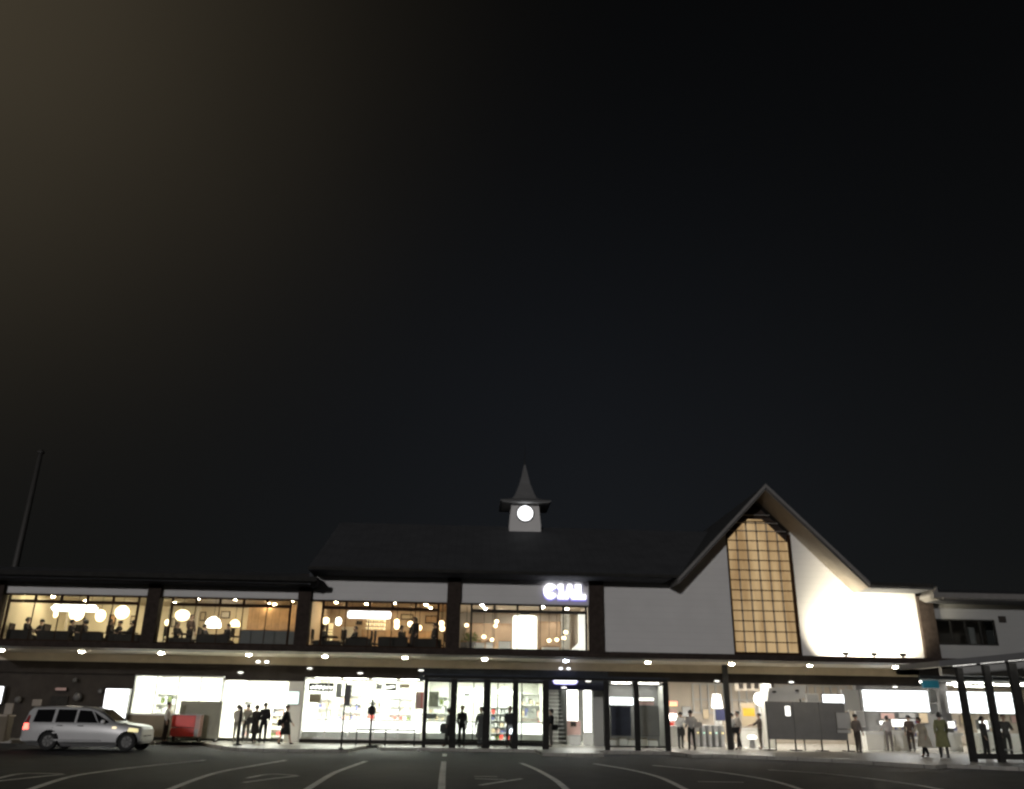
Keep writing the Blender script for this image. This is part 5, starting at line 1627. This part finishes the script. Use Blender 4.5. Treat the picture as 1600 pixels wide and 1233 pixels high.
x, y = foot(1341, 40.3); person('person in grey brown jacket standing at end of grey hoarding', x, y, 0, 1.64, rz=R(120), top=(.17, .145, .135), bottom=(.075, .06, .055), hair='short', arm=((5, 20), (8, 30)))
x, y = foot(1390, 42.8); person('person in pale lilac top at narrow ticket counter', x, y, pz, 1.58, rz=R(170), top=(.40, .37, .38), bottom=(.16, .14, .14), hair='bob', arm=((25, 50), (30, 40)))
x, y = foot(1424, 42.3); person('person in dark brown clothes half hidden by beige coated walker', x, y, pz, 1.64, rz=R(160), top=(.10, .075, .065), bottom=(.06, .045, .04), hair='short')
x, y = foot(1444, 37.6); person('person in beige coat and red scarf leaning into stride', x, y, 0, 1.62, rz=R(-65), lean=16, stride=24, outfit='coat', coat=(.46, .42, .34), bottom=BK, hair='bob', fl=.15, mask=(.5, .03, .04), arm=((26, 60), (-18, 40)))
m = MB()
x, y = foot(1473, 36.6); person('tall figure in long olive coat seen from behind near shelter', x, y, 0, 1.76, rz=R(165), stride=10, outfit='coat', coat=(.25, .25, .125), bottom=CH, fl=.12, hair='bob', arm=((4, 12), (-4, 12)))
x, y = foot(1540, 36.5); person('dark silhouetted person inside right shelter, by second post', x, y, 0, 1.62, rz=R(30), top=(.10, .09, .085), bottom=CH, hair='bob')
x, y = foot(1574, 37.2); person('dark silhouetted person waiting between last right shelter posts', x, y, 0, 1.72, rz=R(-20), top=(.12, .11, .105), bottom=(.08, .075, .07), hair='short', arm=((10, 30), (30, 60)))
# upper storey diners, dark against the light
dn = [(40, 41.0, 'leftmost window, nearest its left end', 90), (62, 42.0, 'leftmost window, left of long white lamp', -90), (110, 41.3, 'leftmost window, under long white lamp', 90), (131, 41.6, 'leftmost window, below lowest globe', -90), (170, 41.2, 'leftmost window, under oval lamp', 90),
      (185, 42.0, 'leftmost window, left of right globe', -90), (206, 41.4, 'leftmost window, at right end', -90), (276, 41.2, 'second window, left of round globe', 60), (319, 42.0, 'second window, by cream cupboard', 80), (356, 41.6, 'second window, under dome lamp', -90),
      (555, 41.3, 'cafe window, at middle table', -60), (505, 41.5, 'cafe window, at left table', 70), (627, 41.6, 'cafe window, below amber bulbs', 70)]
for i, (a, Y, s_, rz_) in enumerate(dn):
    c = .015 + .03 * rnd.random()
    person('dark seated diner in ' + s_, X(a, 990, Y), Y, FZ, rnd.uniform(1.58, 1.74), rz=R(rz_), sit=True, top=(c * 1.2, c, c), bottom=BK, hair=rnd.choice(['short', 'bob']), arm=((30, 50), (35, 60)))
person('standing waiter in dark clothes in second amber window', X(297, 985, 42), 42, FZ, 1.68, rz=R(60), top=(.09, .06, .05), bottom=BK, hair='short', arm=((10, 70), (6, 20)))
person('standing woman in dark coat near right end of cafe window', X(648, 985, 41.2), 41.2, FZ, 1.70, rz=R(-30), outfit='coat', coat=(.035, .03, .03), bottom=BK, hair='long', arm=((6, 20), (8, 30)))
person('dark figure at right pillar of cafe window', X(679, 985, 41.6), 41.6, FZ, 1.5, rz=R(-70), top=(.05, .04, .04), bottom=BK, hair='bob')

# ------------------------------------------------------------------ white car
Yc = 34.75      # near side of the car
A, B = at(31, 1142, Yc), at(220, 1142, Yc)
Lc = B.x - A.x
wx = [(gr(72, 1168, RZ).x - A.x) * Yc / 35.4 * 1.0, 0]
wheel_r = X(73, 1163, Yc) - A.x
wheel_f = X(196, 1166, Yc) - A.x
car = thing('parked_car', 'white estate car with lit tail lamp stopped at left kerb', 'car', (A.x, Yc + .86, RZ))
paint = mat('white_car_paint', (0.62, 0.62, 0.62), 0.28, var=0.03, spec=0.6)
dglass = mat('tinted_window', (0.012, 0.012, 0.013), 0.06, var=0, spec=0.7)
rubber = mat('tyre_rubber', (0.02, 0.02, 0.02), 0.8, var=0.2)
alloy = mat('wheel_rim', (0.14, 0.14, 0.135), 0.5, metal=0.3, var=0.1)
blackp = mat('black_plastic', (0.02, 0.02, 0.02), 0.5, var=0.1)
Hc = 1.58; k_ = Lc / 4.75
# stations along x (rear = 0): x, bottom, belt, top, half width at sill, at belt, at top
ST = [(0.00, .42, .80, .90, .70, .74, .60), (0.05, .34, .92, 1.02, .78, .80, .66), (.14, .27, .95, 1.40, .82, .835, .66), (.26, .25, .955, 1.53, .84, .85, .66), (.50, .26, .96, 1.55, .85, .86, .645),
      (.9, .25, .96, 1.575, .86, .865, .66), (1.4, .24, .958, Hc, .86, .868, .665), (2.0, .24, .955, 1.575, .86, .868, .665), (2.5, .24, .95, 1.55, .86, .866, .655), (2.85, .24, .945, 1.47, .86, .864, .635),
      (3.15, .24, .94, 1.30, .86, .862, .62), (3.40, .245, .935, 1.12, .86, .858, .62), (3.62, .24, .93, 1.02, .86, .85, .68), (3.90, .24, .90, .985, .855, .845, .68), (4.20, .24, .86, .955, .85, .83, .68), (4.45, .24, .84, .93, .83, .81, .66), (4.62, .26, .80, .88, .79, .77, .60), (4.72, .32, .70, .77, .70, .68, .52)]
m = MB(); vs = []; fs = []
def car_ring(st_):
    x, zb, zl, zt, ws, wb, wt = st_
    x *= k_
    half = [(0, zb), (ws * .85, zb), (ws, zb + .08), (ws * 1.01, (zb + zl) * .5), (wb, zl - .04), (wb * .985, zl), (wt + (wb - wt) * .12, zt - (zt - zl) * .12), (wt * .86, zt - .015), (0, zt)]
    return [(x, -y_, z_) for y_, z_ in half] + [(x, y_, z_) for y_, z_ in reversed(half[1:-1])]
rings = [car_ring(s_) for s_ in ST]; N = len(rings[0])
for r_ in rings: vs += r_
for i in range(len(rings) - 1):
    for k in range(N):
        k2 = (k + 1) % N
        fs.append((i * N + k, i * N + k2, (i + 1) * N + k2, (i + 1) * N + k))
fs.append(tuple(range(N))); fs.append(tuple((len(rings) - 1) * N + k for k in range(N)))
body = m.add(vs, fs).build('body', paint, car, smooth=True, local=True)
WRAD = .335
cut = MB()
for wx_ in (wheel_r, wheel_f):
    for s_ in (-1, 1):
        cut.lathe([(WRAD + .055, -.20), (WRAD + .055, .25)], (wx_, s_ * .82, WRAD), 28, axis='y')
cutter = cut.build('cutter', blackp, car, local=True)
bpy.context.view_layer.update()
md = body.modifiers.new('b', 'BOOLEAN'); md.operation = 'DIFFERENCE'; md.object = cutter; md.solver = 'EXACT'
dg = bpy.context.evaluated_depsgraph_get()
nm = bpy.data.meshes.new_from_object(body.evaluated_get(dg))
nm.set_sharp_from_angle(angle=R(38)); body.modifiers.clear(); body.data = nm
bpy.data.objects.remove(cutter)


def side_y(xq, zq):
    """half width of the car's side at length xq and height zq"""
    xq /= k_
    for a, b in zip(ST[:-1], ST[1:]):
        if a[0] <= xq <= b[0]:
            f_ = (xq - a[0]) / (b[0] - a[0]); s_ = [p + (q - p) * f_ for p, q in zip(a, b)]
            break
    x, zb, zl, zt, ws, wb, wt = s_
    half = [(ws, zb + .08), (ws * 1.01, (zb + zl) * .5), (wb, zl - .04), (wb * .985, zl), (wt + (wb - wt) * .12, zt - (zt - zl) * .12), (wt * .86, zt - .015)]
    for (y0, z0), (y1, z1) in zip(half[:-1], half[1:]):
        if z0 <= zq <= z1: return y0 + (y1 - y0) * (zq - z0) / (z1 - z0 + 1e-9)
    return half[0][0]


def side_patch(name, poly, mt, off=.006, sides=(-1, 1), parent=None, thick=.004, nx=6):
    """a panel lying on the car's side, outline in (x, z)"""
    for s_ in sides:
        m = MB()
        # strip mesh between lower and upper chain
        lo, hi = poly
        vs = []
        for i in range(nx + 1):
            f_ = i / nx
            for ch in (lo, hi):
                x = ch[0][0] + (ch[1][0] - ch[0][0]) * f_; z = ch[0][1] + (ch[1][1] - ch[0][1]) * f_
                vs.append((x, s_ * (side_y(x, z) + off), z))
        n0 = len(vs)
        vs += [(x, y_ - s_ * (off + .02), z) for x, y_, z in vs]
        fs = [(2 * i, 2 * i + 1, 2 * i + 3, 2 * i + 2) for i in range(nx)]
        fs += [(2 * i, 2 * i + 2, n0 + 2 * i + 2, n0 + 2 * i) for i in range(nx)] + [(2 * i + 1, 2 * i + 3, n0 + 2 * i + 3, n0 + 2 * i + 1) for i in range(nx)]
        fs += [(0, 1, n0 + 1, n0), (2 * nx, 2 * nx + 1, n0 + 2 * nx + 1, n0 + 2 * nx)]
        o = m.add(vs, fs).build(name, mt, parent or car, local=True)
    return o


K = k_
side_patch('side_window', (((.42 * K, .985), (1.18 * K, .985)), ((.46 * K, 1.43), (1.18 * K, 1.45))), dglass)
side_patch('side_window', (((1.30 * K, .985), (2.05 * K, .985)), ((1.30 * K, 1.45), (2.05 * K, 1.45))), dglass)
side_patch('side_window', (((2.15 * K, .985), (2.98 * K, .985)), ((2.15 * K, 1.43), (2.62 * K, 1.41))), dglass)
side_patch('side_window', (((3.02 * K, .985), (3.42 * K, .985)), ((2.70 * K, 1.40), (3.30 * K, 1.07))), dglass)
for x0 in (1.24, 2.10, 3.05):
    zb_ = .78 if x0 < 1.3 else .34
    side_patch('door_seam', (((x0 * K, zb_), (x0 * K + .012, zb_)), ((x0 * K, .95), (x0 * K + .012, .95))), blackp, .003, nx=1)
for x0 in (1.42, 2.24):
    side_patch('door_handle', (((x0 * K, .862), (x0 * K + .20, .862)), ((x0 * K, .89), (x0 * K + .20, .89))), blackp, .03, nx=2)
side_patch('side_trim', (((1.28 * K, .60), (3.02 * K, .60)), ((1.28 * K, .65), (3.02 * K, .65))), paint, .02)
side_patch('sill_trim', (((1.38 * K, .335), (3.25 * K, .335)), ((1.38 * K, .40), (3.25 * K, .40))), M['lgrey'], .01)
side_patch('side_indicator', (((3.60 * K, .80), (3.76 * K, .80)), ((3.60 * K, .86), (3.76 * K, .86))), M['L_ind'], .02, nx=2)
side_patch('tail_light', (((.065 * K, .72), (.30 * K, .74)), ((.075 * K, .94), (.27 * K, .945))), M['L_tail'], .012, nx=4)
side_patch('tail_light', (((.10 * K, .96), (.26 * K, .96)), ((.17 * K, 1.22), (.27 * K, 1.22))), M['red_lens'], .012, nx=4)
side_patch('headlight', (((4.22 * K, .70), (4.62 * K, .68)), ((4.26 * K, .83), (4.60 * K, .80))), M['L_head'], .014, nx=5)
# windscreen, rear window, bonnet line, bumpers
m = MB(); vs = []
for xq, zz, w_ in ((3.55, 1.035, .58), (2.90, 1.455, .54)): vs += [(xq * K + .03, -w_, zz + .02), (xq * K + .03, w_, zz + .02)]
m.add(vs, [(0, 1, 3, 2)]); vs2 = [(x - .05, y_, z - .04) for x, y_, z in vs]
m.add(vs2, [(0, 2, 3, 1)])
m.build('windscreen', dglass, car, local=True)
MB().prism([(.045 * K, .98), (.135 * K, 1.36), (.165 * K, 1.36), (.085 * K, .98)], 'y', -.56, .56).build('rear_window', dglass, car, local=True)
MB().box(-.04, .14, -.70, .70, .30, .52).build('bumper', paint, car, local=True, bevel=.05)
MB().box(4.52 * K, 4.74 * K, -.62, .62, .26, .48).build('bumper', paint, car, local=True, bevel=.06)
MB().box(4.62 * K, 4.735 * K, -.40, .40, .50, .58).build('grille', blackp, car, local=True, bevel=.02)
MB().box(-.045, -.02, -.17, .17, .58, .75).build('number_plate', M['white'], car, local=True)
for s_ in (-1, 1):
    MB().box(3.16 * K, 3.30 * K, s_ * .86, s_ * 1.02, .97, 1.10).build('wing_mirror', paint, car, local=True, bevel=.03)
MB().box(wheel_r + .42, wheel_f - .42, -.70, .70, .15, .26).build('underbody', blackp, car, local=True)  # black boxes added to darken the gap under the car
MB().box(.25, wheel_r - .40, -.66, .66, .18, .30).build('underbody', blackp, car, local=True)
for wx_ in (wheel_r, wheel_f):
    for s_ in (-1, 1):
        w = thing('wheel', None, None, (wx_, s_ * .755, WRAD)); w.parent = car
        MB().lathe([(.20, -.09), (WRAD - .03, -.10), (WRAD, -.07), (WRAD, .07), (WRAD - .03, .10), (.20, .09), (.20, -.09)], (0, 0, 0), 28, axis='y', cap=False).build('tyre', rubber, w, smooth=False, local=True)
        rm_ = MB().lathe([(.205, -.085), (.205, .085)], (0, 0, 0), 24, axis='y')
        for k in range(7):
            a = 2 * math.pi * k / 7
            p0, p1 = (.05 * math.cos(a), s_ * .095, .05 * math.sin(a)), (.19 * math.cos(a), s_ * .098, .19 * math.sin(a))
            rm_.tube([p0, p1], .02, 6)
        rm_.build('rim', alloy, w, local=True)
    MB().box(wx_ - .5 if False else wx_ - .38, wx_ + .38, -.60, .60, .30, .72).build('wheel_well', blackp, car, local=True)
# ------------------------------------------------------------------ light
w = bpy.data.worlds.new("World")
SC.world = w
w.use_nodes = True
nt = w.node_tree
nt.nodes.clear()
out = nt.nodes.new('ShaderNodeOutputWorld')
sky = nt.nodes.new('ShaderNodeTexSky')
sky.sky_type = 'NISHITA'
sky.sun_disc = False
SUN_EL, SUN_AZ = R(8), R(196)      # azimuth measured clockwise from +y: behind the camera, a little to the left
sky.sun_elevation = SUN_EL
sky.sun_rotation = SUN_AZ
bg = nt.nodes.new('ShaderNodeBackground')
bg.inputs['Strength'].default_value = SKY
hs = nt.nodes.new('ShaderNodeHueSaturation'); hs.inputs['Saturation'].default_value = 0.25
nt.links.new(sky.outputs[0], hs.inputs['Color'])
nt.links.new(hs.outputs[0], bg.inputs['Color'])
# warm town glow low on the clouds towards the upper left
tc = nt.nodes.new('ShaderNodeTexCoord')


def glow(direction, col, power, strength):
    dp = nt.nodes.new('ShaderNodeVectorMath'); dp.operation = 'DOT_PRODUCT'
    nt.links.new(tc.outputs['Generated'], dp.inputs[0])
    dp.inputs[1].default_value = tuple(Vector(direction).normalized())
    mx = nt.nodes.new('ShaderNodeMath'); mx.operation = 'MAXIMUM'; mx.inputs[1].default_value = 0
    nt.links.new(dp.outputs['Value'], mx.inputs[0])
    pw = nt.nodes.new('ShaderNodeMath'); pw.operation = 'POWER'; pw.inputs[1].default_value = power
    nt.links.new(mx.outputs[0], pw.inputs[0])
    ns = nt.nodes.new('ShaderNodeTexNoise'); ns.inputs['Scale'].default_value = 1.6; ns.inputs['Detail'].default_value = 3
    nt.links.new(tc.outputs['Generated'], ns.inputs['Vector'])
    m1 = nt.nodes.new('ShaderNodeMapRange'); m1.inputs['From Min'].default_value = .25; m1.inputs['From Max'].default_value = .75
    m1.inputs['To Min'].default_value = .8; m1.inputs['To Max'].default_value = 1.2
    nt.links.new(ns.outputs['Fac'], m1.inputs['Value'])
    m2 = nt.nodes.new('ShaderNodeMath'); m2.operation = 'MULTIPLY'
    nt.links.new(pw.outputs[0], m2.inputs[0]); nt.links.new(m1.outputs[0], m2.inputs[1])
    m3 = nt.nodes.new('ShaderNodeMath'); m3.operation = 'MULTIPLY'; m3.inputs[1].default_value = strength
    nt.links.new(m2.outputs[0], m3.inputs[0])
    b = nt.nodes.new('ShaderNodeBackground')
    b.inputs['Color'].default_value = list(col) + [1]
    nt.links.new(m3.outputs[0], b.inputs['Strength'])
    return b


b1 = glow(ray(-250, -150), (1.0, .80, .50), 17, .049)
b2 = glow(ray(900, 820), (.55, .68, 1.0), 14, .0045)
a1 = nt.nodes.new('ShaderNodeAddShader'); a2 = nt.nodes.new('ShaderNodeAddShader')
nt.links.new(bg.outputs[0], a1.inputs[0]); nt.links.new(b1.outputs[0], a1.inputs[1])
nt.links.new(a1.outputs[0], a2.inputs[0]); nt.links.new(b2.outputs[0], a2.inputs[1])
nt.links.new(a2.outputs[0], out.inputs['Surface'])

sd = bpy.data.lights.new('sun', 'SUN')
sd.energy = SUN; sd.angle = R(2); sd.color = (1.0, .97, .96)
so = bpy.data.objects.new('sun', sd); COL.objects.link(so)
sdir = Vector((math.sin(SUN_AZ) * math.cos(SUN_EL), math.cos(SUN_AZ) * math.cos(SUN_EL), math.sin(SUN_EL)))
so.rotation_euler = (-sdir).to_track_quat('-Z', 'Y').to_euler()

# ------------------------------------------------------------------ render settings
SC.view_settings.view_transform = 'Standard'
SC.view_settings.look = 'None'
SC.view_settings.gamma = 1
SC.view_settings.exposure = 0
SC.render.engine = 'CYCLES'
SC.cycles.use_denoising = True
SC.cycles.max_bounces = 6
SC.cycles.transparent_max_bounces = 16
SC.cycles.caustics_reflective = False
SC.cycles.caustics_refractive = False
SC.cycles.sample_clamp_indirect = 6
SC.cycles.pixel_filter_type = 'BLACKMAN_HARRIS'
SC.cycles.filter_width = 2.2
